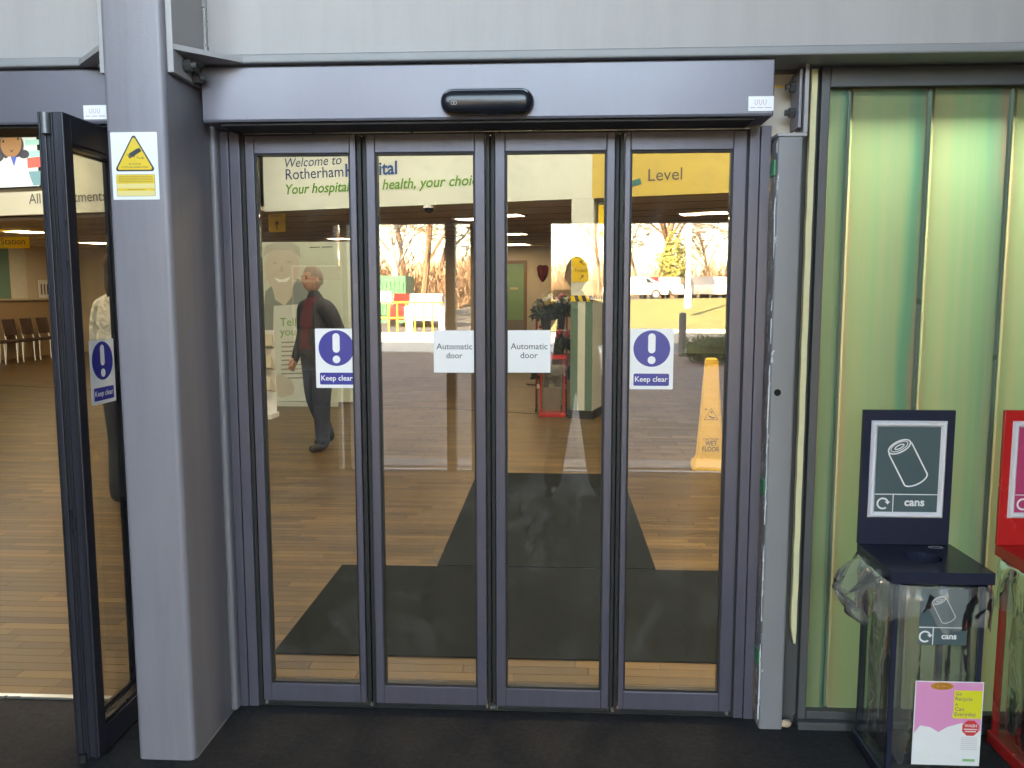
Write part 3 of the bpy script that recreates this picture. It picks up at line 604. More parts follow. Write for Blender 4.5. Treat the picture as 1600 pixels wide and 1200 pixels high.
# ================================================================== RECYCLING BINS
navy = mat('navy plastic', (.022, .026, .048), .22, 0, .08, 6); red_p = mat('red plastic', (.52, .022, .022), .25, 0, .06, 6)
snap = mat('white snap frame', (.74, .73, .77), .3, 0, .03, 6)
slate = mat('slate print', (.075, .115, .125), .3, 0, .05, 6); magenta = mat('pink print', (.50, .06, .16), .3, 0, .05, 6)
white_i = mat('white ink', (.80, .80, .80), .4, 0, .03, 6)
def film_mat(name, lo, hi):
    M = bpy.data.materials.new(name); M.use_nodes = True; t = M.node_tree; N = t.nodes; L = t.links; N.remove(N['Principled BSDF']); out = N['Material Output']
    tr = N.new('ShaderNodeBsdfTransparent'); tr.inputs[0].default_value = (.93, .93, .93, 1)
    df = N.new('ShaderNodeBsdfTranslucent'); df.inputs[0].default_value = (.93, .93, .92, 1); d2 = N.new('ShaderNodeBsdfDiffuse'); d2.inputs[0].default_value = (.93, .93, .92, 1)
    gl = N.new('ShaderNodeBsdfGlossy'); gl.inputs['Roughness'].default_value = .13; gl.inputs[0].default_value = (.9, .9, .9, 1)
    tc = N.new('ShaderNodeTexCoord'); nz = N.new('ShaderNodeTexNoise'); nz.inputs['Scale'].default_value = 15; nz.inputs['Detail'].default_value = 2; L.new(tc.outputs['Object'], nz.inputs['Vector'])
    bp = N.new('ShaderNodeBump'); bp.inputs['Strength'].default_value = .6; bp.inputs['Distance'].default_value = .012; L.new(nz.outputs['Fac'], bp.inputs['Height'])
    for n in (df, d2, gl): L.new(bp.outputs[0], n.inputs['Normal'])
    fr_ = N.new('ShaderNodeFresnel'); fr_.inputs[0].default_value = 1.42; L.new(bp.outputs[0], fr_.inputs['Normal'])
    a1 = N.new('ShaderNodeMixShader'); L.new(df.outputs[0], a1.inputs[1]); L.new(d2.outputs[0], a1.inputs[2])
    rg = N.new('ShaderNodeTexNoise'); rg.noise_type = 'RIDGED_MULTIFRACTAL'; rg.inputs['Scale'].default_value = 13; rg.inputs['Detail'].default_value = 4; rg.inputs['Distortion'].default_value = .8; L.new(tc.outputs['Object'], rg.inputs['Vector'])
    L.new(rg.outputs['Fac'], bp.inputs['Height'])
    rp = N.new('ShaderNodeMapRange'); rp.inputs[1].default_value = .5; rp.inputs[2].default_value = 1.5; rp.inputs[3].default_value = lo; rp.inputs[4].default_value = hi; L.new(rg.outputs['Fac'], rp.inputs[0])
    a2 = N.new('ShaderNodeMixShader'); L.new(rp.outputs[0], a2.inputs[0]); L.new(tr.outputs[0], a2.inputs[1]); L.new(a1.outputs[0], a2.inputs[2])
    a3 = N.new('ShaderNodeMixShader'); L.new(fr_.outputs[0], a3.inputs[0]); L.new(a2.outputs[0], a3.inputs[1]); L.new(gl.outputs[0], a3.inputs[2])
    L.new(a3.outputs[0], out.inputs['Surface']); return M
film = film_mat('cloudy bag film', .22, .68); film_in = film_mat('clear bag film', .12, .36)
def can_icon(cx, cy, k):
    """outline of a drinks can leaning to the left, k = scale in metres per unit"""
    an = R(28); u = Vector((math.cos(an), math.sin(an))); v = Vector((-math.sin(an), math.cos(an))); P = lambda a, b: tuple(Vector((cx, cy))+(u*a+v*b)*k)
    el = lambda a, b, y, a0=0, a1=360, n=30: [P(a*math.cos(R(a0+(a1-a0)*i/n)), y+b*math.sin(R(a0+(a1-a0)*i/n))) for i in range(n+1)]
    lw = .075*k; s = []
    s += stroke(el(.62, .30, 1.0), lw); s += stroke(el(.48, .21, 1.02), lw*.6); s += stroke(el(.26, .09, 1.0), lw*.8)
    s += stroke([P(-.62, 1.0), P(-.66, .85), P(-.66, -.95)] + el(.66, .30, -.98, 180, 360, 16) + [P(.66, .85), P(.62, 1.0)], lw)
    return s
def swirl(cx, cy, r):
    s = stroke(circ(cx, cy, r, n=26, a0=70-60, a1=330-70+40), r*.36)
    s = stroke(circ(cx, cy, r, n=28, a0=25, a1=310), r*.34)
    a = R(25); x, y = cx+r*math.cos(a), cy+r*math.sin(a)
    return s+[[(x-r*.55, y-.02*r), (x+r*.5, y+.0*r), (x+.02*r, y-r*.62)]]
def recycling_sign(par, fr, w, h, bg, caption, bar_y, local, hcan=True):
    flat('print_panel', fr, [rect(0, 0, w, h)], bg, par, .0006, local)
    flat('divider', fr, [rect(0, bar_y, w, bar_y+.003), rect(w*.29, 0, w*.29+.003, bar_y)], white_i, par, .0012, local)
    flat('can_symbol', fr, can_icon(w*.50, bar_y+(h-bar_y)*.47, (h-bar_y)*.27), white_i, par, .0012, local)
    flat('recycling_symbol', fr, swirl(w*.135, bar_y*.48, bar_y*.30), white_i, par, .0012, local)
    if caption: text('caption', fr, caption, w*.48, bar_y*.36, w*.80, white_i, par, .0012, bold=.03, local=local)
def make_bin(name, x0, y0, colour, bg, label, board=True, front_sign=True, full=True, kind_local=True, group='recycling bins by the wall', capn='cans'):
    """x0, y0 = lower left front corner on the ground; box .30 wide, .28 deep"""
    W_, D_, HB = .297, .285, .645
    t = empty(name, (x0, y0, 0), label=label, cat='recycling bin', group=group)
    for a, b in (((.016, .012), (.030, .026)), ((W_-.030, .012), (W_-.016, .026)), ((.016, D_-.030), (.036, D_-.014)), ((W_-.036, D_-.030), (W_-.016, D_-.014))): obj('corner_post', B((a[0], a[1], .0465), (b[0], b[1], HB-.001), .002), colour, t, True)
    obj('base', (lambda bm: (box(bm, (.008, .004, .004), (W_-.008, D_-.004, .046), .004), bm)[1])(bmesh.new()), colour, t, True)
    obj('clear_front', B((.031, .014, .047), (W_-.031, .018, HB-.002)), glass_clear, t, True)
    obj('clear_side', B((.018, .027, .047), (.021, D_-.031, HB-.002)), glass_clear, t, True)
    obj('clear_side', B((W_-.021, .027, .047), (W_-.018, D_-.031, HB-.002)), glass_clear, t, True)
    obj('clear_back', B((.037, D_-.022, .047), (W_-.037, D_-.019, HB-.002)), glass_clear, t, True)
    # lid with a round hole
    bm = bmesh.new(); n = 32; cx, cy = W_*.50, D_*.50; zt, zb = .681, .6455
    def sq(th):
        c, s = math.cos(th), math.sin(th); k = min((W_/2)/abs(c) if abs(c) > 1e-6 else 9, (D_/2)/abs(s) if abs(s) > 1e-6 else 9); return cx+c*k, cy+s*k
    angs = sorted([2*math.pi*i/n for i in range(n)]+[math.atan2(sy*D_/2, sx*W_/2) % (2*math.pi) for sx in (1, -1) for sy in (1, -1)])
    L4 = [[bm.verts.new((*f(th), z)) for th in angs] for f, z in ((sq, zb), (sq, zt), (lambda th: (cx+.056*math.cos(th), cy+.056*math.sin(th)), zt), (lambda th: (cx+.056*math.cos(th), cy+.056*math.sin(th)), zb))]
    L4.append(L4[0])
    for a, b in zip(L4, L4[1:]):
        for i in range(len(angs)): j = (i+1) % len(angs); bm.faces.new((a[i], a[j], b[j], b[i]))
    bmesh.ops.recalc_face_normals(bm, faces=bm.faces)
    lid = obj('lid', bm, colour, t, True)
    if board:
        obj('back_board', B((-.004, D_-.016, .682), (W_-.012, D_-.002, 1.124), .002), colour, t, True)
        f2 = Fr((.022, D_-.0162, .772), (1, 0, 0)); fw, fh, k = .238, .318, .020
        fx = empty('x', (0, 0, 0)); bpy.data.objects.remove(fx)
        bm = bmesh.new()
        for pts in ([(0, 0), (fw, 0), (fw-k, k), (k, k)], [(fw, 0), (fw, fh), (fw-k, fh-k), (fw-k, k)], [(fw, fh), (0, fh), (k, fh-k), (fw-k, fh-k)], [(0, fh), (0, 0), (k, k), (k, fh-k)]):
            a, b, c, d = [Vector(p) for p in pts]; prof = [(0, 0), (.1, .006), (.35, .011), (.65, .011), (.9, .006), (1, .002)]; rows = [[bm.verts.new(f2.p(*p.lerp(q_, s), h)) for p, q_ in ((a, d), (b, c))] for s, h in prof]
            for r0, r1 in zip(rows, rows[1:]): bm.faces.new((r0[0], r0[1], r1[1], r1[0]))
        bmesh.ops.recalc_face_normals(bm, faces=bm.faces)
        sf = obj('snap_frame', bm, snap, t, True, smooth='auto')
        recycling_sign(sf, Fr((.022+k, D_-.0166, .772+k), (1, 0, 0)), fw-2*k, fh-2*k, bg, capn, .056, True)
        obj('lid_label', (lambda bm: ([bm.faces.new([bm.verts.new((x, y, .6816)) for x, y in q]) for q in stroke(circ(.235, .248, .022, .010, 20), .004, True)], bm)[1])(bmesh.new()), white_i, lid, True)
    if front_sign:
        recycling_sign(t, Fr((.092, .0135, .455), (1, 0, 0)), .138, .172, bg, capn, .052, True)
    return t
# film bag: an inner sack and a ragged skirt over the rim
def liner(name, x0, y0, label, seed, wide=True, parent=None):
    rr = random.Random(seed); t = empty(name, (x0, y0, .1), label=label, cat='bin liner', group='clear bin liners')
    W_, D_ = .297, .285; cx, cy = W_/2, D_/2
    def loop(z, k, amp, ph, n=72, drop=0):
        out = []
        for i in range(n):
            th = 2*math.pi*i/n; c, s = math.cos(th), math.sin(th); e = 5
            r = 1/((abs(c)/(W_/2*k))**e+(abs(s)/(D_/2*k))**e)**(1/e)
            wv = amp*(math.sin(th*9+ph)+.7*math.sin(th*17+ph*2.3)+.5*math.sin(th*29+ph*1.1))
            out.append((cx+c*(r+wv), cy+s*(r+wv), z+drop*(.5*math.sin(th*3+ph)+.35*math.sin(th*7+ph*1.7)+.2*math.sin(th*13))))
        return out
    def skin(levels, nm):
        bm = bmesh.new(); L_ = [[bm.verts.new((p[0], p[1], p[2]-.1)) for p in lv] for lv in levels]
        for a, b in zip(L_, L_[1:]):
            for i in range(len(a)): j = (i+1) % len(a); bm.faces.new((a[i], a[j], b[j], b[i]))
        return obj(nm, bm, film if nm == 'skirt' else film_in, t, True, smooth=True)
    skin([loop(.638, .90, .0005, 0), loop(.60, .86, .003, .5, drop=.005), loop(.50, .80, .006, 1.2, drop=.01), loop(.36, .83, .005, 2.1, drop=.01), loop(.22, .78, .007, 2.6, drop=.01), loop(.11, .80, .004, 3.0, drop=.006), loop(.06, .72, .004, 3.3)], 'sack')
    skin([loop(.640, .93, .0004, 0), loop(.6445, 1.0, .0006, .2), loop(.636, 1.07, .004, .6), loop(.60, 1.11, .007, .9, drop=.008), loop(.56, 1.09, .010, 1.3, drop=.022), loop(.525, 1.08, .011, 1.5, drop=.05)], 'skirt')
    return t
XB, YB = .992, 2.428
make_bin('recycling_bin', XB, YB, navy, slate, 'navy recycling bin with grey cans sign and a pink poster on its front')
make_bin('recycling_bin', XB+.446, YB+.01, red_p, magenta, 'bright red recycling bin cut by the right edge of the picture', front_sign=False, capn=None)
lb = liner('bin_liner', XB, YB, 'crumpled clear plastic bag hanging over the navy cans bin', 3)
liner('bin_liner', XB+.446, YB+.01, 'crumpled clear plastic bag hanging over the bright red bin', 8)
# loose flap of the bag billowing out at the left rim
bm = bmesh.new(); rr = random.Random(5); nu, nv = 20, 12; gr = []
for i in range(nu+1):
    u = i/nu; row_ = []
    for j in range(nv+1):
        v = j/nv; yy = .01+.25*u; out = .105*math.sin(math.pi*min(1, v*.85))*(.55+.45*math.sin(math.pi*(1-u)*.9))
        row_.append(bm.verts.new((-.006-out-.008*math.sin(u*23+v*5)-.006*math.sin(u*41), yy+.01*math.sin(v*7+u*9), .543-.13*v+.014*math.sin(u*9+v*4)+.01*math.sin(u*27))))
    gr.append(row_)
for i in range(nu):
    for j in range(nv): bm.faces.new((gr[i][j], gr[i+1][j], gr[i+1][j+1], gr[i][j+1]))
obj('flap', bm, film, lb, True, smooth=True)
# recycling poster on the bin front
a = A(1423.5, 1194, YB+.012); fr = Fr((a.x, YB+.0125, a.z), (1, 0, 0)); pw, ph_ = .200, .265
t = empty('recycling_poster', fr.o, label='pink, white and yellow recycling poster on the front of the cans bin', cat='poster')
plate('sheet', fr, rect(0, 0, pw, ph_), .0006, white_p, t)
pinkm = mat('poster pink', (.78, .30, .55), .45, 0, .04, 6)
flat('pink_ground', fr, [[(0.003, .10), (.02, .125), (.05, .12), (.075, .105), (.10, .122), (.14, .135), (.175, .13), (pw-.003, .11), (pw-.003, ph_-.003), (.003, ph_-.003)]], pinkm, t, .001)
flat('yellow_box', fr, [rect(.115, .150, pw-.003, .238), [(.112, .158), (.115, .165), (.115, .152)]], mat('poster yellow', (.75, .70, .04), .45), t, .0014)
for k, s_ in enumerate(('Go', 'Recycle', 'A', 'Can', 'Everyday')):
    text('lettering', fr, s_, .119, .2225-k*.0162, .119+(.018, .050, .008, .026, .062)[k], mat('violet ink', (.18, .06, .22)), t, .0018)
flat('red_badge', fr, [circ(.168, .120, .026, n=8, rot=22)], mat('poster red', (.75, .05, .05), .45), t, .0014); text('lettering', fr, 'WASH', .150, .1235, .186, white_i, t, .0018, bold=.02)
flat('badge_lines', fr, [rect(.148, .115, .188, .118), rect(.152, .108, .184, .111)], white_i, t, .0018)
flat('print_lines', fr, [rect(.142, .088-k*.006, .19, .0895-k*.006) for k in range(7)]+[rect(.155, .253, .185, .2545)], mat('pale ink', (.55, .52, .55)), t, .0014, kind='stuff')
flat('orange_swirl', fr, [circ(.078, .250, .034, .012, 24)], mat('poster orange', (.62, .26, .04), .45), t, .0014); flat('swirl_ring', fr, stroke(circ(.080, .250, .024, .008, 24), .002, True)+stroke(circ(.083, .250, .013, .0045, 20), .002, True), mat('dark orange', (.35, .12, .02)), t, .0018)
flat('green_logo', fr, [rect(.150, .014, .186, .022)], mat('poster green', (.25, .5, .2)), t, .0014)

# ================================================================== INSIDE THE ENTRANCE
mat_m = mat('charcoal mat', (.014, .017, .017), .95, 0, .5, 45, 1.0, 300, spec=.05, bd=.006, streak=.5)
for lab, lo, hi in (('wide charcoal entrance mat just inside the closed doors', (-1.17, 3.27, .0004), (1.9, 4.40, .0075)), ('long charcoal mat leading from the wide mat into the hall', (-.645, 4.418, .0004), (.55, 6.78, .0075))):
    o = obj('floor_mat', B(lo, hi, .003), mat_m, label=lab, cat='mat')
# bulkhead with lettering
navy_t = mat('navy lettering', (.03, .07, .16), .5); blue_t = mat('blue lettering', (.01, .07, .26), .5); green_t = mat('green lettering', (.10, .30, .03), .5); teal_t = mat('teal lettering', (.03, .17, .17), .5); grey_t = mat('grey lettering', (.08, .08, .08), .5)
yel_w = mat('bulkhead yellow paint', (.60, .44, .10), .55, 0, .03, 2)
N_ = -V
def bpt(px, py): return onplane(px, py, bp0, N_)
def bu(px, py): p = bpt(px, py); return (p-bp0).dot(U), p.z
t = empty('bulkhead', (bp0.x, bp0.y, ZB), label='white and yellow bulkhead with hospital welcome lettering across the hall', cat='bulkhead')
fb = Fr(bp0, U, (0, 0, 1))
u0, us, ue = bu(413, 330)[0], bu(925, 300)[0], 6.2
bm = bmesh.new(); prism(bm, [fb.p(u0, ZB), fb.p(us, ZB), fb.p(us, 3.745), fb.p(u0, 3.745)], (0, 0, 0), V*.12); obj('white_panel', bm, wall_w, t)
bm = bmesh.new(); prism(bm, [fb.p(us+.001, ZB), fb.p(ue, ZB), fb.p(ue, 3.745), fb.p(us+.001, 3.745)], (0, 0, 0), V*.12); obj('yellow_panel', bm, yel_w, t)
def btext(s, p0, p1, m, hpx=None, **kw):
    (xa, za), (xb, zb) = bu(*p0), bu(*p1)
    text('lettering', fb, s, xa, za, xb, m, t, .006, rise=0, **kw)
btext('Welcome to', (446, 262), (534, 258), navy_t, shear=.22)
btext('Rotherham', (447, 281), (537, 276), navy_t)
btext('Hospital', (540, 276), (621, 275), blue_t, bold=.025)
btext('Your hospital, your health, your choice', (447, 303.5), (757, 290), green_t, shear=.22, bold=.016)
btext('Level', (1013, 283), (1066, 281), grey_t)
flat('level_letter', fb, stroke([bu(*p) for p in ((968, 255), (960, 265), (958, 277), (966, 286.5), (982, 289), (1001.5, 283))], .07), teal_t, t, .006)
# striped pillar
t = empty('striped_pillar', (.185, 9.87, 0), label='white pillar with green stripes and hazard tape under the bulkhead', cat='pillar')
f0 = Vector((.185, 9.885, 0))-U*.005; pw_, pd_ = .262, .46
fp = Fr(f0, U, (0, 0, 1))
pil = lambda z0, z1, e=0: (lambda bm: (prism(bm, [fp.p(-e, z0, e), fp.p(pw_+e, z0, e), fp.p(pw_+e, z0, -pd_-e), fp.p(-e, z0, -pd_-e)], (0, 0, 0), (0, 0, z1-z0)), bm)[1])(bmesh.new())
obj('shaft', pil(.1, ZB-.002), wall_w, t); obj('plinth', pil(0, .099, .02), mat('black plinth', (.02, .02, .022), .5), t)
gst = mat('pillar green', (.11, .20, .155), .5, 0, .05, 4)
zt = 1.39
for a, b in ((-.002, .085), (.175, pw_+.002)):
    bm = bmesh.new(); prism(bm, [fp.p(a, .1005, .002), fp.p(b, .1005, .002), fp.p(b, .1005, .0), fp.p(a, .1005, 0)], (0, 0, 0), (0, 0, zt-.1)); obj('green_stripe', bm, gst, t)
obj('hazard_tape', pil(zt+.001, zt+.072, .003), yel, t)
flat('hazard_stripes', fp, [[(x, zt+.002), (x+.045, zt+.002), (x+.02, zt+.071), (x-.025, zt+.071)] for x in (.06, .15, .235)], ink, t, .0045)
fs_ = Fr(fp.p(pw_, 0, 0), V, (0, 0, 1)); flat('hazard_stripes', fs_, [[(x, zt+.002), (x+.05, zt+.002), (x+.025, zt+.071), (x-.025, zt+.071)] for x in (.05, .16, .27, .38)], ink, t, .0045)
def arrow(cx, cy, r, an): return [q(pp, cx, cy, an) for pp in (rect(-r*.12, -r, r*.12, r*.4), [(-r*.5, r*.1), (0, r), (r*.5, r*.1), (r*.28, r*.02), (0, r*.55), (-r*.28, r*.02)])]
for lab, z0, cap, an in (('upper yellow arrow sign on the striped pillar', 1.785, 'Reception', 45), ('lower yellow arrow sign on the striped pillar', 1.62, 'Toilets', -45)):
    t = empty('arrow_sign', fp.p(.02, z0), label=lab, cat='sign', group='yellow arrow signs'); f3 = Fr(fp.p(.01, z0, .001), U, (0, 0, 1))
    plate('panel', f3, rect(0, 0, .20, .155), .006, yel, t); text('lettering', f3, cap, .03, .112, .18, ink, t, .0075); flat('arrow', f3, arrow(.12, .055, .038, an), ink, t, .0075)
# hanging toilets sign right of the pillar
f3 = Fr(Vector((.495, 9.86, 2.06)), U, (0, 0, 1)); t = empty('toilets_sign', f3.o, label='yellow hanging toilets sign beside the striped pillar top', cat='sign')
plate('panel', f3, rect(0, 0, .36, .44), .02, yel, t); text('lettering', f3, 'Toilets', .05, .35, .30, ink, t, .022)
ppl = lambda cx: [circ(cx, .29, .014, n=12), [(cx-.022, .27), (cx+.022, .27), (cx+.03, .215), (cx+.015, .215), (cx+.012, .16), (cx-.012, .16), (cx-.015, .215), (cx-.03, .215)]]
flat('figures', f3, ppl(.09)+ppl(.165), ink, t, .022); flat('arrow', f3, arrow(.11, .08, .045, 0), ink, t, .022)
obj('hanger_bar', (lambda bm: (prism(bm, [f3.p(-.0, .442, 0), f3.p(.36, .442, 0), f3.p(.36, .442, .02), f3.p(0, .442, .02)], (0, 0, 0), (0, 0, .05)), bm)[1])(bmesh.new()), grey_t, t)
# yellow reception sign seen through the leftmost leaf
p = A(421, 363, 11.9); f3 = Fr(p, U, (0, 0, 1)); t = empty('reception_sign', p, label='small yellow hanging reception sign with an upward arrow', cat='sign')
plate('panel', f3, rect(0, 0, .28, .27), .012, yel, t); text('lettering', f3, 'Reception', .04, .215, .24, ink, t, .0135); flat('arrow', f3, arrow(.14, .10, .07, 0), ink, t, .0135)
for x in (.05, .23): obj('hanger_rod', T(f3.p(x, .27, .006), f3.p(x, ZB+.03-p.z, .006), .004, n=6), silver, t)
# dome camera under the bulkhead
p = bpt(667, 321); t = empty('dome_camera', p, label='white dome security camera under the welcome bulkhead', cat='camera')
bm = bmesh.new(); c0 = Vector((p.x, p.y, ZB))+V*.06
tube(bm, c0+Vector((0, 0, -.035)), c0, .075, n=20); obj('mount', bm, white_p, t, smooth='auto')
bm = bmesh.new(); bmesh.ops.create_uvsphere(bm, u_segments=16, v_segments=8, radius=.058, matrix=Matrix.Translation(c0+Vector((0, 0, -.036)))); obj('dome', bm, black, t, smooth=True)
# left bulkhead, its sign and the television
lp = Vector((-6.05, 11.07, 0)); UL = Vector((1.78, -.455, 0)).normalized(); VL = Vector((-UL.y, UL.x, 0)); fl = Fr(lp, UL, (0, 0, 1))
t = empty('bulkhead', (lp.x, lp.y, ZB), label='cream bulkhead with all departments lettering seen through the open doorway', cat='bulkhead')
bm = bmesh.new(); prism(bm, [fl.p(-6.2, ZB), fl.p(1.0, ZB), fl.p(1.0, 3.745), fl.p(-6.2, 3.745)], (0, 0, 0), VL*.12); obj('panel', bm, mat('bulkhead cream paint', (.70, .67, .55), .6, 0, .03, 2), t)
def lu(px, py): p = onplane(px, py, lp, -VL); return (p-lp).dot(UL), p.z
(xa, za), (xb, _) = lu(46, 318.5), lu(167, 313); text('lettering', fl, 'All Departments', xa, za, xb, grey_t, t, .006)
(x0, z1), (x1, _), (_, z0) = lu(-40, 213), lu(63, 211), lu(20, 295.5)
fs3 = Fr(fl.p(x0, z0, .05), UL, (0, 0, 1)); tw, th_ = x1-x0, z1-z0
t = empty('television', fs3.o, label='wall television showing a drawn pharmacist above the open doorway', cat='television')
plate('casing', fs3, rrect(0, 0, tw, th_+.02, .01), .05, black, t, h=-.045)
def scr(n, c): return emit_mat(n, c, .035)
flat('screen', fs3, [rect(.015, .018, tw-.012, th_-.005)], scr('screen pale', (.45, .55, .58)), t, .006)
sx = lambda px, py: ((lambda p: ((p-fs3.o).dot(UL), p.z-fs3.o.z))(onplane(px, py, fs3.o, -VL)))
flat('shelves', fs3, [[sx(*p) for p in ((40, 219), (62, 218), (62, 226), (40, 227))], [sx(*p) for p in ((42, 236), (63, 235), (63, 245), (43, 247))]], scr('screen teal', (.25, .5, .5)), t, .007)
for q4 in (((43, 247), (64, 245), (64, 261), (44, 263)), ((-10, 283), (4, 283), (4, 292), (-10, 292))): flat('shelf_box', fs3, [[sx(*p) for p in q4]], MATS.get('screen red') or scr('screen red', (.55, .09, .08)), t, .0075)
flat('counter', fs3, [[sx(*p) for p in ((45, 268), (64, 267), (64, 289), (52, 290))]], scr('screen blue', (.10, .22, .28)), t, .0075)
flat('hair', fs3, [[sx(x, y) for x, y in circ(18, 228, 20, 22, 24)], [sx(x, y) for x, y in circ(38, 241, 8.5, 7, 18)], [sx(x, y) for x, y in circ(-2, 244, 9, 9, 18)]], scr('screen hair', (.035, .035, .06)), t, .008)
flat('face', fs3, [[sx(x, y) for x, y in circ(18, 225, 16.5, 21, 26)]], scr('screen skin', (.27, .15, .07)), t, .0085)
for cx_, cy_2 in ((6, 221), (29, 217)): flat('eye', fs3, [[sx(x, y) for x, y in circ(cx_, cy_2, 1.6, 2.6, 12)]], MATS.get('screen dark') or scr('screen dark', (.03, .015, .01)), t, .009)
flat('mouth', fs3, [[sx(*p) for p in ((15, 233), (19, 236), (23, 233), (19, 238.5))]], MATS['screen dark'], t, .009)
flat('coat', fs3, [[sx(*p) for p in ((-6, 292), (2, 255), (14, 245), (26, 245), (38, 251), (46, 272), (53, 290))]], scr('screen coat', (.52, .50, .58)), t, .009)
flat('collar', fs3, [[sx(*p) for p in ((17.5, 245), (27, 245), (23, 261))]], scr('screen cobalt', (.03, .09, .45)), t, .0095)

# far wall: green door, notice stand, heart balloon
Y0 = 20.6
def far(px, py, Y=Y0-.002): p = A(px, py, Y); return p.x, p.z
t = empty('green_door', (-.8, Y0, 0), label='pale green door in a brown frame on the far wall', cat='door')
x1_, zt_ = far(823.5, 407); x0_ = x1_-1.12
fd = Fr((x0_, Y0-.004, 0), (1, 0, 0)); wbrown = mat('brown timber frame', (.22, .12, .05), .5)
dw = x1_-x0_
plate('leaf', fd, rect(.08, .005, dw-.08, zt_-.08), .02, mat('door green', (.20, .36, .20), .5, 0, .04, 3), t, h=0)
bm = bmesh.new()
for r_ in (rect(0, 0, .0795, zt_), rect(dw-.0795, 0, dw, zt_), rect(.08, zt_-.0795, dw-.08, zt_)): prism(bm, [fd.p(x, y, 0) for x, y in r_], (0, 0, 0), fd.n*.05)
obj('frame', bm, wbrown, t)
plate('kick_plate', fd, rect(.082, .006, dw-.082, .82), .006, mat('kick plate', (.22, .19, .16), .5), t, h=.0205)
plate('name_plate', fd, rrect(dw-.42, 1.56, dw-.22, 1.62, .02), .004, mat('cream plate', (.55, .5, .3), .5), t, h=.0205)
p = A(848, 428, 15.2); t = empty('heart_balloon', (p.x, p.y, 0), label='red heart shaped balloon on a ribbon left of the striped pillar', cat='balloon')
bm = bmesh.new(); bmesh.ops.create_uvsphere(bm, u_segments=24, v_segments=16, radius=1)
for v in bm.verts:
    x, y, z = v.co; xx = x*.105; zz = z*.15
    zz += .075*abs(x)**1.2 if z > -.2 else .03*abs(x); xx *= (1-.32*max(0, -z)); v.co = (xx, y*.07, zz+p.z)
obj('foil', bm, mat('red foil', (.36, .04, .05), .25, .3), t, True, smooth=True)
obj('ribbon', T((0, 0, .9), (0, 0, p.z-.14), .003, n=5), white_p, t, True); obj('weight', B((-.06, -.06, .0), (.06, .06, .9), .01), red_p, t, True)
p = A(838, 485, 13.5); t = empty('notice_stand', (p.x, p.y, 0), label='small grey notice on a thin pole before the far wall', cat='sign stand')
obj('notice', B((-.055, -.01, p.z-.07), (.055, .01, p.z+.07)), mat('grey notice', (.16, .16, .16), .5), t, True); obj('pole', T((0, 0, .02), (0, 0, p.z-.07), .012), silver, t, True); obj('foot', T((0, 0, 0), (0, 0, .02), .16, n=20), ink, t, True)

# clear red bin and the flower trolley by the pillar
bb = make_bin('clear_recycling_bin', -.20, 9.92, red_p, magenta, 'clear sided bin with red lid and base left of the striped pillar', board=False, front_sign=False, group='bins inside the hall')
bb.scale = (1.12, 1.0, 1.09)
liner('bin_liner', -.185, 9.92, 'clear plastic bag inside the red lidded bin left of the pillar', 12)
t = empty('flower_trolley', (.02, 10.55, 0), label='red framed flower trolley behind the clear bin', cat='trolley')
for x in (-.24, .14):
    for y in (10.35, 10.75): obj('upright', T((x, y, .06), (x, y, 1.25), .009, n=8), mat('dark red steel', (.22, .02, .02), .4), t)
for z in (.3, .68, 1.02): obj('shelf', B((-.24, 10.34, z), (.14, 10.76, z+.012)), silver, t)
for x in (-.24, .14):
    for y in (10.35, 10.75): obj('castor', T((x-.01, y, .03), (x+.01, y, .03), .03, n=12), rubber, t)
leafd = mat('dark leaves', (.03, .05, .025), .6, 0, .4, 20)
fcol = [mat('flower red', (.42, .03, .05), .6), mat('flower cream', (.6, .55, .42), .6), mat('flower yellow', (.55, .33, .05), .6), mat('flower pink', (.45, .16, .2), .6)]
bc = mat('black bucket', (.02, .02, .02), .4)
def bouquet(x, y, z, hgt, sp, cols, label, seed):
    rr = random.Random(seed); t = empty('flower_bouquet', (x, y, z), label=label, cat='flowers', group='flower bouquets on the trolley')
    bm = bmesh.new(); tube(bm, (0, 0, 0), (0, 0, hgt*.4), .055, .075, n=14); obj('bucket', bm, bc, t, True, smooth='auto')
    bm = bmesh.new()
    for k in range(260):
        a = rr.uniform(0, 6.28); r_ = sp*1.25*math.sqrt(rr.random()); c = Vector((r_*math.cos(a), r_*math.sin(a), hgt*(.45+.5*rr.random())-r_*.4)); d = Vector((rr.gauss(0, 1), rr.gauss(0, 1), rr.gauss(.6, .7))).normalized()*.05; s_ = d.cross(Vector((rr.gauss(0, 1), rr.gauss(0, 1), rr.gauss(0, 1)))).normalized()*.018
        bm.faces.new([bm.verts.new(p_) for p_ in (c-d, c+s_, c+d, c-s_)])
    obj('leaves', bm, leafd, t, True)
    for ci, cm in enumerate(cols):
        bm = bmesh.new()
        for k in range(5):
            a = rr.uniform(0, 6.28); r_ = sp*.9*math.sqrt(rr.random()); mtx = Matrix.Translation((r_*math.cos(a), r_*math.sin(a)-.02, hgt*rr.uniform(.75, 1.02)-r_*.3)) @ Matrix.Rotation(rr.uniform(0, 3), 4, 'X')
            iv = bmesh.ops.create_icosphere(bm, subdivisions=2, radius=rr.uniform(.028, .045), matrix=mtx)['verts']
            for v in iv: v.co += Vector((rr.uniform(-1, 1), rr.uniform(-1, 1), rr.uniform(-1, 1)))*.008
        obj('blooms', bm, cm, t, True)
bouquet(-.12, 10.45, 1.033, .42, .15, (fcol[1], fcol[2]), 'tall cream and yellow bouquet at the top of the trolley', 1)
bouquet(.05, 10.5, 1.033, .46, .15, (fcol[3], fcol[1]), 'pink and cream bouquet on the trolley next to the pillar', 2)
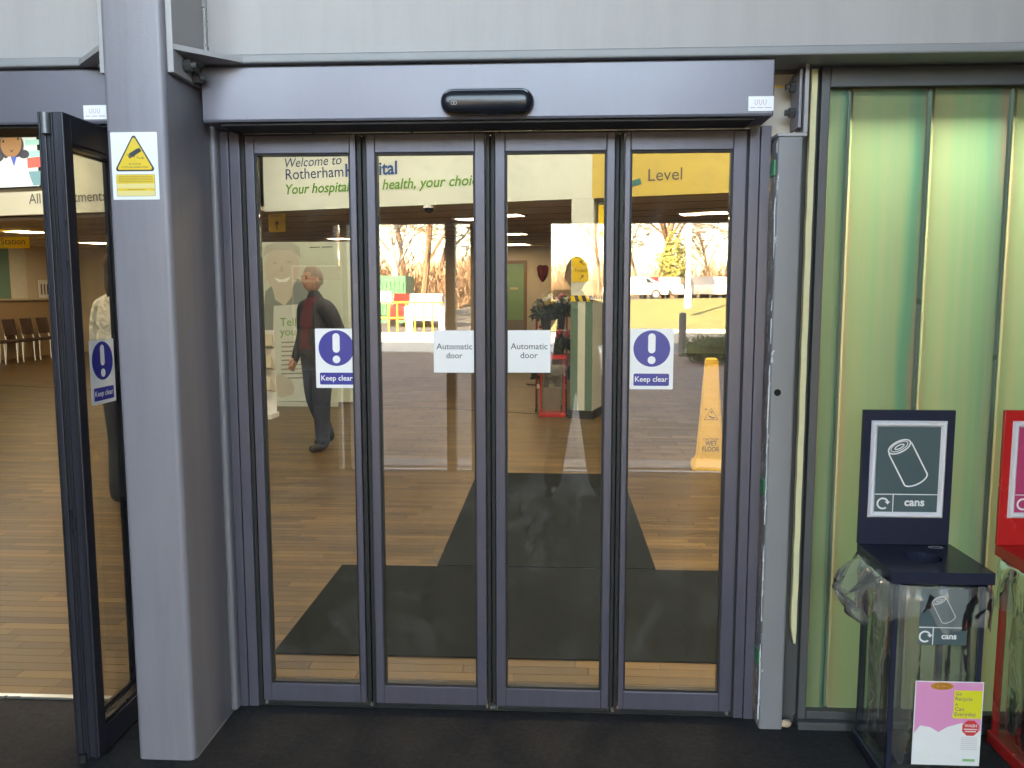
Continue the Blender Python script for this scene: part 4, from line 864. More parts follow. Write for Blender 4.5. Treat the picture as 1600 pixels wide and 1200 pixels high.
bouquet(-.10, 10.45, .693, .30, .14, (fcol[0],), 'red bouquet on the middle shelf of the trolley', 3)
bouquet(.04, 10.42, .693, .34, .15, (fcol[0], fcol[3]), 'dark red and pink bouquet beside the pillar on the middle shelf', 7)
bouquet(-.14, 10.42, .313, .36, .13, (fcol[0], fcol[2]), 'red and yellow bouquet at the left of the lowest shelf', 9)
bouquet(.05, 10.5, .313, .34, .13, (fcol[0], fcol[3]), 'red and pink bouquet on the lowest trolley shelf', 4)

# wet floor cone
t = empty('wet_floor_cone', (1.32, 7.1, 0), label='tall yellow wet floor cone seen through the rightmost leaf', cat='wet floor cone')
cy_ = mat('cone yellow', (.85, .52, .02), .45, 0, .04, 6)
bm = bmesh.new(); lv = []
for z, hw, hd in ((0, .150, .13), (.05, .146, .125), (.085, .115, .10), (.12, .108, .095), (.90, .056, .05), (.935, .050, .045), (.945, .036, .03)):
    lv.append([bm.verts.new((x, y, z)) for x, y in rrect(-hw, -hd, hw, hd, min(hw, hd)*.35, 3)])
for a, b in zip(lv, lv[1:]):
    for i in range(len(a)): j = (i+1) % len(a); bm.faces.new((a[i], a[j], b[j], b[i]))
bm.faces.new(lv[-1]); bm.faces.new(lv[0][::-1]); obj('shell', bm, cy_, t, True, smooth='auto')
t.rotation_euler.z = R(-4)
tilt = Vector((0, (.095-.05)/(.9-.12), 1)).normalized(); fc = Fr((0, -.0955, .12), (1, 0, 0), tilt)
text('lettering', fc, 'CAUTION', -.062, .135, .062, ink, t, .003, local=True); text('lettering', fc, 'WET', -.045, .090, .050, ink, t, .003, bold=.01, local=True, height=.040); text('lettering', fc, 'FLOOR', -.068, .040, .072, ink, t, .003, bold=.01, local=True, height=.040)
flat('warning_triangle', fc, stroke([(-.055, .31), (.055, .31), (0, .405)], .007, True)+stroke([(-.022, .372-.03), (.012, .345-.02), (.03, .33)], .009)+[circ(.002, .372, .007, n=10)]+stroke([(-.055, .395), (-.035, .40)], .008), ink, t, .003, True)

# portrait banner and leaflet rack seen through the leftmost leaf
pb = G(428, 634); yb = pb.y
fpb = Fr(Vector((A(407, 634, yb).x, yb, 0)), (1, 0, 0)); bw = A(551, 600, yb).x-fpb.o.x; bh = A(470, 378, yb).z
t = empty('portrait_banner', fpb.o, label='large pale banner with a smiling portrait behind the walking man', cat='banner')
plate('sheet', fpb, rect(0, .06, bw, bh), .006, mat('banner pale green', (.50, .55, .46), .5, 0, .05, 2), t)
def bq(pts): return [((lambda p: (p.x-fpb.o.x, p.z))(A(x, y, yb))) for x, y in pts]
skinp = mat('paled print skin', (.50, .46, .38), .5, 0, .06, 4); jackp = mat('paled print jacket', (.20, .23, .21), .5, 0, .2, 5)  # print colours paled to imitate the reflection veiling the banner
flat('printed_jacket', fpb, [bq(((409, 520), (415, 455), (432, 440), (458, 432), (486, 448), (505, 462), (512, 560), (516, 628), (409, 628)))], jackp, t, .0065)
flat('printed_neck', fpb, [bq(((424, 440), (458, 436), (456, 464), (445, 478), (430, 468)))], skinp, t, .0068)
flat('printed_face', fpb, [bq([(441+(27 if y < 420 else 27*(1-((y-420)/52)**2*.55))*math.cos(a), y) for a, y in [(R(k*12), 418+(40 if math.sin(R(k*12)) < 0 else 45)*math.sin(R(k*12))) for k in range(30)]])], skinp, t, .0071)
flat('printed_hair', fpb, [bq(circ(441, 386, 29, 14, 20)[10:]+[(415, 384), (441, 380)]) if False else bq(((412, 402), (415, 384), (428, 379), (456, 379), (468, 386), (470, 404), (464, 398), (456, 391), (430, 391), (418, 396)))], mat('paled print hair', (.40, .40, .34)), t, .0074)
flat('printed_features', fpb, [bq(circ(430, 411, 4, 2, 10)), bq(circ(452, 409, 4, 2, 10)), bq(((440, 412), (444, 424), (438, 425)))], mat('printed shade', (.42, .37, .31)), t, .0078)
flat('printed_smile', fpb, [bq(((428, 434), (441, 437), (455, 432), (449, 440), (436, 441)))], white_p, t, .0078)
flat('printed_card', fpb, [bq(((428, 478), (487, 474), (497, 626), (424, 627)))], mat('printed card', (.56, .60, .55), .5), t, .0082)
for s_, p0_, p1_, mm in (('Tell us', (438, 509), (484, 507), green_t), ('your', (438, 524), (470, 522), green_t)):
    a_ = bq((p0_, p1_)); text('lettering', fpb, s_, a_[0][0], a_[0][1], a_[1][0], mm, t, .0086)
flat('print_lines', fpb, [bq(((440, y), (478, y-1), (478, y+1), (440, y+2))) for y in range(534, 596, 7)], mat('print grey', (.25, .2, .2)), t, .0086, kind='stuff')
flat('printed_hand', fpb, [bq(((424, 592), (438, 583), (455, 594), (461, 606), (458, 616), (440, 622), (424, 612)))], skinp, t, .009)
flat('fine_print', fpb, [bq(((484, 386), (500, 385.5), (500, 387), (484, 387.5))), bq(((503, 385.5), (520, 385), (520, 386.5), (503, 387)))], grey_t, t, .0086)
plate('base', fpb, rect(-.02, 0, bw*.85, .055), .10, mat('pale base', (.5, .52, .48), .4), t, h=-.05)
p = G(412, 655); t = empty('leaflet_rack', (p.x-.05, p.y, 0), label='white stepped leaflet rack at the left edge of the leftmost leaf', cat='leaflet rack')
bm = bmesh.new(); box(bm, (-.22, -.02, 0), (.16, .24, .06), .005); box(bm, (-.20, .20, .06), (.14, .22, 1.05)); obj('frame', bm, white_p, t, True)
for k in range(3):
    bm = bmesh.new(); z = .35+k*.26; prism(bm, [(-.2, .0+k*.05, z), (-.2, .19, z-.04), (-.2, .19, z+.02), (-.2, .03+k*.05, z+.14)], (0, 0, 0), (.34, 0, 0)); obj('tray', bm, mat('tray cream', (.6, .56, .45), .5), t, True)
    obj('leaflet', B((-.18, .10+k*.02, z+.02), (.02, .115+k*.02, z+.21)), mat('leaflet tan', (.5, .42, .3), .6), t, True)

# waiting area seen through the open doorway
st = mat('wall green stripe', (.14, .27, .22), .6); sw = mat('wall white stripe', (.62, .62, .54), .6); dado = mat('timber dado', (.30, .21, .12), .5, 0, .08, 2)
o = obj('dado_panel', B((-12.399, 12.5, 0), (-12.33, 20.59, 1.32)), dado, label='brown timber dado along the waiting area wall', cat='wall panel')
obj('ledge', B((-12.399, 12.5, 1.3205), (-12.25, 20.59, 1.36)), mat('pale ledge', (.5, .42, .32), .5), o)
wx = lambda px: -12.395/((A(px, 430, 10).x)/10)
for nm, px0, px1, mm, lab in (('wall_stripe', -12, 15, st, 'green painted stripe on the waiting area wall'), ('wall_stripe', 15.5, 41, sw, 'white painted stripe on the waiting area wall')):
    obj(nm, B((-12.3985, wx(px0), 1.362), (-12.39, wx(px1), 2.55)), mm, label=lab, cat='wall stripe')
o = obj('propped_notice', B((-12.36, wx(56), 1.37), (-12.34, wx(76), 1.80)), white_p, label='white framed notice propped on the timber ledge', cat='notice')
obj('notice_lines', (lambda bm: ([box(bm, (-12.3385, wx(59)+k*.12, 1.45), (-12.337, wx(59)+.05+k*.12, 1.7)) for k in range(4)], bm)[1])(bmesh.new()), grey_t, o)
def make_chair():
    t = empty('waiting_chair', (0, 0, 0), label='x', cat='chair', group='dark waiting chairs in a row')
    bm = bmesh.new(); box(bm, (-.23, -.22, .43), (.23, .22, .475), .015); obj('seat', bm, mat('chair brown', (.05, .028, .022), .45, 0, .1, 6), t, True, smooth='auto')
    bm = bmesh.new(); rows = []
    for k in range(6):
        z = .56+.36*k/5; rows.append([(bm.verts.new((x, .20+.05*(k/5)**1.5+.03*(1-(x/.2)**2)*-1+d, z))) for d in (0,) for x in (-.20, -.1, 0, .1, .20)])
    for a, b in zip(rows, rows[1:]):
        for i in range(4): bm.faces.new((a[i], a[i+1], b[i+1], b[i]))
    g_ = bmesh.ops.extrude_face_region(bm, geom=list(bm.faces)); bmesh.ops.translate(bm, verts=[v for v in g_['geom'] if isinstance(v, bmesh.types.BMVert)], vec=(0, .018, 0)); bmesh.ops.recalc_face_normals(bm, faces=bm.faces)
    obj('backrest', bm, MATS['chair brown'], t, True, smooth='auto')
    for x in (-.20, .20):
        obj('leg', T((x, -.18, 0), (x, -.17, .43), .013, n=8), silver, t, True)
        obj('leg', T((x, .22, 0), (x, .19, .43), .013, n=8), silver, t, True); obj('back_stay', T((x*.9, .19, .43), (x*.9, .235, .60), .011, n=8), silver, t, True)
    return t
ch = make_chair()
labs = ('nearest of the dark waiting chairs beyond the open doorway', 'second dark waiting chair from the left beyond the open doorway', 'third dark waiting chair from the left beyond the open doorway', 'fourth dark waiting chair, next to the folded door edge', 'farthest dark waiting chair, partly behind the folded door edge')
for i, yy in enumerate((16.5, 17.1, 17.7, 18.3, 18.9)):
    o = ch if i == 0 else copy_tree(ch); o.location = (-11.75, yy, 0); o.rotation_euler = (0, 0, R(90)); o['label'] = labs[i]
p = A(-60, 388.5, 14.5); f3 = Fr((p.x, 14.5, p.z), (1, 0, 0)); xe = A(47, 380, 14.5).x-p.x
t = empty('station_sign', f3.o, label='yellow hanging station sign in the waiting area ceiling', cat='sign')
plate('panel', f3, rect(0, 0, xe, .20), .02, yel, t); text('lettering', f3, 'ection Station', .30, .07, xe-.08, ink, t, .022)
for x in (.15, xe-.15): obj('hanger_rod', T(f3.p(x, .2, .01), f3.p(x, ZB+.03-p.z, .01), .005, n=6), silver, t)

# ceiling lamps (lit); waiting area and high ceiling ones are added fill light
lamp_e = emit_mat('lamp diffuser', (1, .84, .64), 1.7)
def lamp(x, y, z, w_, d_, label, grp):
    t = empty('ceiling_light', (x, y, z), math.atan2(U.y, U.x) if z > 2.62 or y > 5 else 0, label=label, cat='ceiling light', group=grp)
    obj('housing', (lambda bm: ([box(bm, a, b) for a, b in (((-w_/2-.03, -d_/2-.03, -.02), (w_/2+.03, -d_/2, 0)), ((-w_/2-.03, d_/2, -.02), (w_/2+.03, d_/2+.03, 0)), ((-w_/2-.03, -d_/2, -.02), (-w_/2, d_/2, 0)), ((w_/2, -d_/2, -.02), (w_/2+.03, d_/2, 0)))], bm)[1])(bmesh.new()), white_p, t, True)
    obj('diffuser', B((-w_/2, -d_/2, -.014), (w_/2, d_/2, -.002)), lamp_e, t, True)
zl = ZB+.029
for px, py, lab in ((1115, 331, 'bright ceiling lamp under the yellow bulkhead at the right'), (1078, 333, 'smaller bright ceiling lamp beside the one under the yellow bulkhead'), (735, 341, 'ceiling lamp seen at the right of the second leaf'), (795, 335, 'ceiling lamp above the green door, nearer one'), (805, 364.5, 'ceiling lamp above the green door, farther one'), (530, 372, 'ceiling lamp above the banner in the leftmost leaf')):
    p = G(px, py, zl); lamp(p.x, p.y, zl, .38 if px != 1078 else .25, .34, lab, 'lit ceiling lamps of the low ceiling')
for x, y, lab in ((-9.6, 14.8, 'added low ceiling lamp brightening the waiting area, nearer one'), (-10.2, 18.2, 'added low ceiling lamp brightening the waiting chairs, farther one'), (-.9, 19.4, 'low ceiling lamp close to the far wall door')): lamp(x, y, zl, .5, .5, lab, 'lit ceiling lamps of the low ceiling')  # the two waiting area lamps are added to brighten it
wash_lamp_e = emit_mat('added wash lamp diffuser', (.86, .97, 1.0), 1.75)  # added unseen lamps that wash the bulkheads with light
def wash_lamp(p, k): lamp(p.x, p.y, 3.745, .9, .35, 'added long high ceiling lamp washing the bulkheads, %s from the left' % ('first', 'second', 'third', 'fourth', 'fifth', 'sixth', 'seventh')[k], 'added long lamps of the high ceiling'); bpy.data.objects[-1] if False else None
for k, p in enumerate([fl.p(x, 0, 1.1) for x in (-3.2, -.9)]+[fb.p(x, 0, 1.1) for x in (-3.6, -1.9, -.2, 1.5, 3.0)]):
    wash_lamp(p, k)
    for o in C.objects[-1:]: o.data = o.data.copy(); o.data.materials[0] = wash_lamp_e

strip_fill_e = emit_mat('added strip diffuser', (1, 1, .86), 9.5)  # added strip, no known source; brightens the panels towards the top
square_fill_e = emit_mat('added square diffuser', (1, .9, .76), 2.7)  # added unseen lamps that light the cone and the walking man
for x, lab in ((-4.2, 'added square high ceiling lamp above the open doorway side'), (-1.0, 'added square high ceiling lamp above the closed doors'), (1.0, 'added square high ceiling lamp above the wet floor cone'), (2.1, 'added light strip brightening the top of the green panel wall')): lamp(x, 5.4 if x < 2 else 3.04, 3.745 if x < 2 else 2.619, .6 if x < 2 else 2.2, .6 if x < 2 else .10, lab, 'added fill lamps of the hall'); o = C.objects[-1]; o.data = o.data.copy(); o.data.materials[0] = square_fill_e if x < 2 else strip_fill_e

# ================================================================== PEOPLE
def person(name, loc, rz, label, mats, J=None, hair='short', shirt=None, extra=None, scale=1.0, coat_z=None):
    """mats: dict top, legs, shoe, skin, hair (+ shirt). The body is grown from a joint skeleton as one surface; faces -Y in its own frame."""
    P = dict(pelvis=(0, 0, .93), waist=(0, .005, 1.06), chest=(0, .005, 1.27), neck=(0, .015, 1.43), skull=(0, -.005, 1.53))
    for s, k in ((1, 'L'), (-1, 'R')):
        P.update({'clav'+k: (s*.10, .01, 1.39), 'sh'+k: (s*.185, .01, 1.375), 'el'+k: (s*.235, .03, 1.10), 'wr'+k: (s*.245, -.05, .86), 'hip'+k: (s*.09, 0, .86), 'kn'+k: (s*.10, -.015, .47), 'an'+k: (s*.10, .02, .09), 'heel'+k: (s*.10, .035, .045), 'toe'+k: (s*.115, -.15, .035)})
    P.update(J or {})
    E_ = [('pelvis', 'waist'), ('waist', 'chest'), ('chest', 'neck'), ('neck', 'skull')]; Rd = dict(pelvis=(.18, .135), waist=(.18, .135), chest=(.205, .15), neck=(.06, .06), skull=(.055, .055))
    lab = {('pelvis', 'waist'): 'top', ('waist', 'chest'): 'top', ('chest', 'neck'): 'top', ('neck', 'skull'): 'skin'}
    for k in 'LR':
        ch = [('chest', 'clav'+k, 'top'), ('clav'+k, 'sh'+k, 'top'), ('sh'+k, 'el'+k, 'top'), ('el'+k, 'wr'+k, 'top'), ('pelvis', 'hip'+k, 'legs'), ('hip'+k, 'kn'+k, 'legs'), ('kn'+k, 'an'+k, 'legs'), ('an'+k, 'heel'+k, 'shoe'), ('heel'+k, 'toe'+k, 'shoe')]
        for a, b, l in ch: E_.append((a, b)); lab[(a, b)] = l
        Rd.update({'clav'+k: (.085, .085), 'sh'+k: (.085, .085), 'el'+k: (.066, .066), 'wr'+k: (.042, .042), 'hip'+k: (.115, .12), 'kn'+k: (.085, .09), 'an'+k: (.066, .074), 'heel'+k: (.045, .045), 'toe'+k: (.038, .032)})
        el, wr = Vector(P['el'+k]), Vector(P['wr'+k]); d = (wr-el).normalized(); sd = d.cross(Vector((0, 1, 0)) if abs(d.y) < .8 else Vector((1, 0, 0))).normalized(); cu = d.cross(sd)
        pk = 'palm'+k; P[pk] = wr+d*.06; Rd[pk] = (.026, .034); E_.append(('wr'+k, pk)); lab[('wr'+k, pk)] = 'skin'
        for f in range(4):
            a, b = f'f{f}a{k}', f'f{f}b{k}'; off = cu*((f-1.5)*.019); ln = (.034, .040, .037, .028)[f]
            P[a] = wr+d*(.09+.0)+off; P[b] = P[a]+d*ln+sd*(.018 if k == 'L' else -.018); Rd[a] = (.0095, .0095); Rd[b] = (.008, .008); E_ += [(pk, a), (a, b)]; lab[(pk, a)] = 'skin'; lab[(a, b)] = 'skin'
        a, b = 'ta'+k, 'tb'+k; P[a] = wr+d*.045+cu*.04; P[b] = P[a]+d*.035+cu*.012; Rd[a] = (.012, .012); Rd[b] = (.009, .009); E_ += [('wr'+k, a), (a, b)]; lab[('wr'+k, a)] = 'skin'; lab[(a, b)] = 'skin'
    names = list(P); idx = {n: i for i, n in enumerate(names)}
    me = bpy.data.meshes.new('tmp'); me.from_pydata([Vector(P[n]) for n in names], [(idx[a], idx[b]) for a, b in E_], [])
    o = bpy.data.objects.new('tmp', me); C.objects.link(o)
    o.modifiers.new('s', 'SKIN'); ss = o.modifiers.new('d', 'SUBSURF'); ss.levels = 2; ss.render_levels = 2
    for i, n in enumerate(names): me.skin_vertices[0].data[i].radius = Rd[n]; me.skin_vertices[0].data[i].use_root = (n == 'pelvis')
    dg = bpy.context.evaluated_depsgraph_get(); ev = o.evaluated_get(dg); em = ev.to_mesh()
    bm = bmesh.new(); bm.from_mesh(em); ev.to_mesh_clear(); bpy.data.objects.remove(o); bpy.data.meshes.remove(me)
    slots = ['top', 'legs', 'shoe', 'skin', 'shirt', 'dark', 'lip']; sm = [mats['top'], mats['legs'], mats['shoe'], mats['skin'], mats.get('shirt', mats['top']), ink, mat('lips', (.35, .13, .11), .5)]
    segs = [(Vector(P[a]), Vector(P[b]), max(Rd[a]+Rd[b]), slots.index(lab[(a, b)])) for a, b in E_]
    hem = coat_z if coat_z is not None else .90
    for f in bm.faces:
        c = f.calc_center_median(); best = None
        for a, b, r_, s_ in segs:
            ab = b-a; tt = max(0, min(1, (c-a).dot(ab)/max(1e-9, ab.length_squared))); dd = (c-(a+ab*tt)).length/r_
            if best is None or dd < best[0]: best = (dd, s_)
        f.material_index = best[1]
        if best[1] in (0, 1) and abs(c.x) < .19: f.material_index = 0 if c.z > hem else 1
        if shirt and abs(c.x) < shirt and c.y < -.03 and .98 < c.z < 1.46 and best[1] in (0, 1): f.material_index = 4
    # head, joined into the same body surface
    hc = Vector(P['skull'])+Vector((0, -.012, .09)); hv = bmesh.ops.create_uvsphere(bm, u_segments=28, v_segments=20, radius=1)['verts']
    for v in hv:
        x, y, z = v.co; w_ = .076*(1-.22*max(0, -z)**1.5); yy = y*.096; zz = z*.118
        if y < 0:
            yy += .012*max(0, -z)*0
            nose = math.exp(-((x/.16)**2)-((z+.12)/.17)**2); yy -= .034*nose
            yy += .010*math.exp(-((abs(x)-.36)/.18)**2-((z-.08)/.12)**2); yy -= .006*math.exp(-((x/.5)**2)-((z+.72)/.16)**2)
        v.co = hc+Vector((x*w_, yy, zz))
    for f in {f for v in hv for f in v.link_faces}: f.material_index = 3
    def blob(c, r3, mi, u=10, v_=6):
        bv = bmesh.ops.create_uvsphere(bm, u_segments=u, v_segments=v_, radius=1)['verts']
        for v in bv: v.co = hc+Vector(c)+Vector((v.co.x*r3[0], v.co.y*r3[1], v.co.z*r3[2]))
        for f in {f for v in bv for f in v.link_faces}: f.material_index = mi
    for s in (-1, 1): blob((s*.078, .008, -.008), (.010, .02, .032), 3); blob((s*.031, -.082, .010), (.013, .008, .008), 5); blob((s*.031, -.088, .030), (.019, .005, .005), 5)
    blob((0, -.090, -.062), (.024, .006, .006), 6)
    t = empty(name, loc, rz, label=label, cat='person')
    body = obj('body', bm, sm, t, True, smooth=True)
    bm = bmesh.new(); bmesh.ops.create_uvsphere(bm, u_segments=28, v_segments=20, radius=1); rr = random.Random(len(label))
    for v in bm.verts:
        x, y, z = v.co; v.co = hc+Vector((x*.084, y*.104+.008, z*.126+.008))+Vector((rr.uniform(-1, 1), rr.uniform(-1, 1), rr.uniform(-1, 1)))*.003
    low_ = -.055 if hair == 'short' else -.12
    bmesh.ops.delete(bm, geom=[v for v in bm.verts if (v.co.z-hc.z < low_) or (v.co.y-hc.y < -.06 and v.co.z-hc.z < .060) or (v.co.y-hc.y < -.025 and v.co.z-hc.z < (.02 if hair == 'short' else -.05))], context='VERTS')
    if hair == 'long':      # a lock of hair falling to the shoulders
        for v in bmesh.ops.create_uvsphere(bm, u_segments=16, v_segments=12, radius=1)['verts']: v.co = hc+Vector((v.co.x*.075*(1-.25*v.co.z*-1 if v.co.z < 0 else 1), .062+v.co.y*.042, -.10+v.co.z*.15))+Vector((rr.uniform(-1, 1), rr.uniform(-1, 1), rr.uniform(-1, 1)))*.005
    obj('hair', bm, mats['hair'], t, True, smooth=True)
    t.scale = (scale,)*3
    return t, P
skin_m = mat('skin', (.56, .36, .28), .5, 0, .08, 20)
walk = dict(knL=(.10, .05, .47), anL=(.10, .06, .09), heelL=(.10, .075, .05), toeL=(.11, -.11, .035),
            knR=(-.10, .03, .48), anR=(-.10, .36, .15), heelR=(-.10, .40, .12), toeR=(-.11, .24, .035), elL=(.235, .12, 1.12), wrL=(.24, .06, .88), elR=(-.235, -.02, 1.10), wrR=(-.23, -.16, .90),
            hipL=(.09, .02, .86), hipR=(-.09, .02, .86))
walk.update(knL=(.10, -.015, .47), anL=(.10, -.01, .09), heelL=(.10, .01, .045), toeL=(.11, -.17, .035), knR=(-.10, .03, .47), anR=(-.11, .20, .105), heelR=(-.11, .225, .065), toeR=(-.13, .045, .035), elR=(-.24, .03, 1.10), wrR=(-.24, -.07, .87))
p = G(497, 702)
person('person', (p.x, p.y, 0), R(-40), 'person in dark jacket, red shirt and jeans walking left behind the leftmost leaf', dict(top=mat('navy jacket', (.016, .018, .026), .7, 0, .25, 12, .8, 14, bd=.03), legs=mat('dark jeans', (.03, .04, .075), .8, 0, .25, 14, .8, 16, bd=.03), shoe=mat('dark shoe', (.02, .018, .016), .5), skin=skin_m, hair=mat('grey hair', (.30, .285, .26), .6, 0, .3, 60), shirt=mat('red shirt', (.12, .018, .02), .8)), walk, shirt=.075, scale=1.0, coat_z=.80)
person('person', (-2.99, 5.6, 0), R(150), 'person in a white jacket and dark trousers behind the folded open leaf', dict(top=mat('white jacket', (.70, .70, .64), .8, 0, .06, 8, 1.0, 9, bd=.05), legs=mat('black trousers', (.02, .02, .022), .8), shoe=MATS['dark shoe'], skin=skin_m, hair=mat('brown hair', (.07, .04, .025), .6, 0, .3, 60, .9, 60, bd=.01)), hair='long', J=dict(elR=(-.30, -.02, 1.10), wrR=(-.20, -.22, 1.02)), scale=1.03, coat_z=.78)
hold = dict(elL=(.30, -.16, 1.18), wrL=(.245, -.255, 1.41), elR=(-.17, -.20, 1.15), wrR=(.0, -.30, 1.40), knL=(.13, -.01, .47), anL=(.17, .02, .09), heelL=(.17, .035, .045), toeL=(.20, -.15, .035), knR=(-.13, -.01, .47), anR=(-.17, .02, .09), heelR=(-.17, .035, .045), toeR=(-.20, -.15, .035))
person('person', (.15, -.36, 0), R(180), 'person in dark clothes taking the picture, reflected in the third leaf', dict(top=mat('black coat', (.02, .02, .024), .8), legs=MATS['black trousers'], shoe=MATS['dark shoe'], skin=skin_m, hair=MATS['brown hair']), hold, coat_z=.72)
t = empty('phone', (.045, -.012, 1.48), label='dark phone held up by the reflected person', cat='phone')
obj('case', B((-.02, -.020, 1.448), (.118, -.012, 1.515), .003), black, t); obj('camera_ring', T((-.0, -.0119, 1.5), (-.0, -.0105, 1.5), .006, n=14), silver, t)

# ================================================================== OUTSIDE, SEEN AS REFLECTIONS IN THE GLASS
def RV(px, py, Yv): p = A(px, py, Yv); return Vector((p.x, 5.73-p.y, p.z))
dark_clad = mat('dark porch cladding', (.06, .055, .05), .6, 0, .1, 3)
t = empty('porch_screen', (0, -1.19, 0), label='dark porch screen with openings, reflected across the door glass', cat='porch')
for x0, x1 in ((-6.2, -1.83), (-1.78, -1.72), (-.906, -.83), (-.70, -.04), (1.47, 6.2)): obj('pier', B((x0, -1.26, 0), (x1, -1.12, 2.06), .004), dark_clad, t)
obj('fascia', B((-6.2, -1.27, 2.061), (6.2, -1.11, 2.64), .004), dark_clad, t)
for x0, x1 in ((-.829, -.701),): obj('side_light', B((x0, -1.2, .1), (x1, -1.19, 2.055)), glass_clear, t)
obj('threshold', B((-6.2, -1.20, 0), (6.2, -1.15, .008), .002), mat('dull silver', (.34, .33, .32), .5, .4), t)
bm = bmesh.new()
for k in range(180): x = -1.8+k*.019; box(bm, (x, -1.62, .0), (x+.008, -1.30, .010))
obj('grating', bm, MATS['dull silver'], t)
for x, lab in ((-6.2, 'added left light blocking wall of the porch'), (6.0, 'added right light blocking wall of the porch')): obj('porch_shade_wall', B((x, -1.11, 0), (x+.2, 2.80, 4.549)), grey_render, label=lab+' beyond the picture edge', cat='wall')  # added walls out of view, keeping side light off the facade
obj('porch_shade_roof', B((-6.4, -1.9, 4.55), (6.4, 2.895, 4.75)), grey_render, kind='structure')  # added unseen roof; leaves sky light only from the front
obj('clerestory_shade', B((1.5, -1.27, 2.641), (6.2, -1.11, 4.549)), grey_render, bpy.data.objects['porch_screen'])  # added unseen walls that narrow the sky opening on both sides
obj('clerestory_shade', B((-6.2, -1.27, 2.641), (-3.3, -1.11, 4.549)), grey_render, bpy.data.objects['porch_screen'])
# notice boards by the porch opening
for k, (x, cols) in enumerate(((-2.02, ('poster red', (.05, .2, .45))), )):
    t = empty('notice_board', (x, -1.10, .9), label='red and blue notice board on the porch screen, reflected in the leftmost leaf', cat='notice board')
    obj('board', B((x-.16, -1.119, .85), (x+.26, -1.10, 1.72), .003), white_p, t); obj('red_heading', B((x-.15, -1.0995, 1.6), (x+.25, -1.098, 1.71)), red_p, t); obj('blue_panel', B((x-.15, -1.0995, 1.2), (x+.02, -1.098, 1.58)), mat('notice blue', (.06, .25, .5), .5), t)
# trees
bark = mat('brown bark', (.17, .10, .06), .9, 0, .3, 8); birch = mat('birch bark', (.55, .48, .40), .8, 0, .3, 6); twig = mat('winter twigs', (.24, .15, .085), .9, 0, .3, 4)
def tree_mesh(seed, h, spread, depth=5, twn=5):
    rr = random.Random(seed); tb = bmesh.new(); cb = bmesh.new()
    def grow(p, d, ln, r_, lv):
        n = 3 if lv < 2 else 2; pts = [p]
        for k in range(n):
            d = (d+Vector((rr.gauss(0, .11), rr.gauss(0, .11), rr.gauss(.04, .05)))).normalized(); pts.append(pts[-1]+d*ln/n)
        r_ = max(r_, .011)
        for k in range(n): r0 = r_*(1-.45*k/n); r1 = r_*(1-.45*(k+1)/n); tube(tb if lv < 2 else cb, pts[k], pts[k+1], r0, r1, n=(7, 5, 4, 3, 3, 3)[min(lv, 5)], caps=False)
        if lv < depth:
            for c in range(twn+(2 if lv == 0 else 0)):
                tt = rr.uniform(.35, 1) if lv else rr.uniform(.28, 1); i = min(n-1, int(tt*n)); b = pts[i].lerp(pts[i+1], tt*n-i)
                sd = Vector((rr.gauss(0, 1), rr.gauss(0, 1), rr.gauss(0, .35))).normalized(); grow(b, (d*.75+sd*spread).normalized(), ln*rr.uniform(.42, .62), r_*.42, lv+1)
    grow(Vector((0, 0, 0)), Vector((0, 0, 1)), h*.72, h*.016, 0)
    a, b = bpy.data.meshes.new('trunk'), bpy.data.meshes.new('crown'); tb.to_mesh(a); cb.to_mesh(b); tb.free(); cb.free(); return a, b
TM = [tree_mesh(11, 10, .75), tree_mesh(12, 12, .6), tree_mesh(13, 9, .9)]
def tree(px, Yv, z, k, s, tm, label, name='bare_tree'):
    p = RV(px, 450, Yv); t = empty(name, (p.x, p.y, z), random.Random(px).uniform(0, 6), label=label, cat='tree', group='bare winter trees reflected in the glass'); t.scale = (s,)*3
    for nm, me, mm in (('trunk', TM[k][0], tm), ('crown', TM[k][1], twig)):
        me2 = me.copy() if not me.materials else me
        if me.materials and me.materials[0] != mm: me2 = me.copy(); me2.materials.clear()
        me = me2
        if not me.materials: me.materials.append(mm)
        link(nm, me, mm, t, True)
for px, Yv, z, k, s, tm, lab in ((597, 50, .0, 1, 1.1, birch, 'leftmost slim birch reflected in the second leaf'), (609, 51, .0, 1, 1.0, birch, 'second slim birch reflected in the second leaf'), (620, 49, .0, 1, 1.05, birch, 'third slim birch reflected in the second leaf'),
        (657, 46, .0, 0, 1.25, bark, 'spreading bare tree reflected in the middle of the second leaf'), (680, 60, .0, 2, 1.3, bark, 'bare tree reflected behind the porch pier edge'), (640, 64, .0, 0, 1.3, bark, 'far bare tree reflected left of the spreading one'), (543, 52, .0, 0, 1.1, bark, 'bare tree reflected at the right edge of the leftmost leaf'),
        (1031, 66, 1.06, 1, 1.15, bark, 'tall bare tree reflected in the rightmost leaf'), (1056, 72, 1.06, 1, 1.35, bark, 'taller bare tree reflected beside the white lamp post'), (998, 70, 1.06, 2, .9, bark, 'low bare tree reflected at the left of the rightmost leaf'), (1112, 70, 1.06, 2, .85, bark, 'low bare tree reflected right of the white lamp post'), (1133, 75, 1.06, 0, 1.0, bark, 'bare tree reflected at the right edge of the rightmost leaf'), (935, 62, 1.06, 0, .9, bark, 'bare tree reflected right of the person taking the picture')):
    tree(px, Yv, z, k, s, tm, lab)
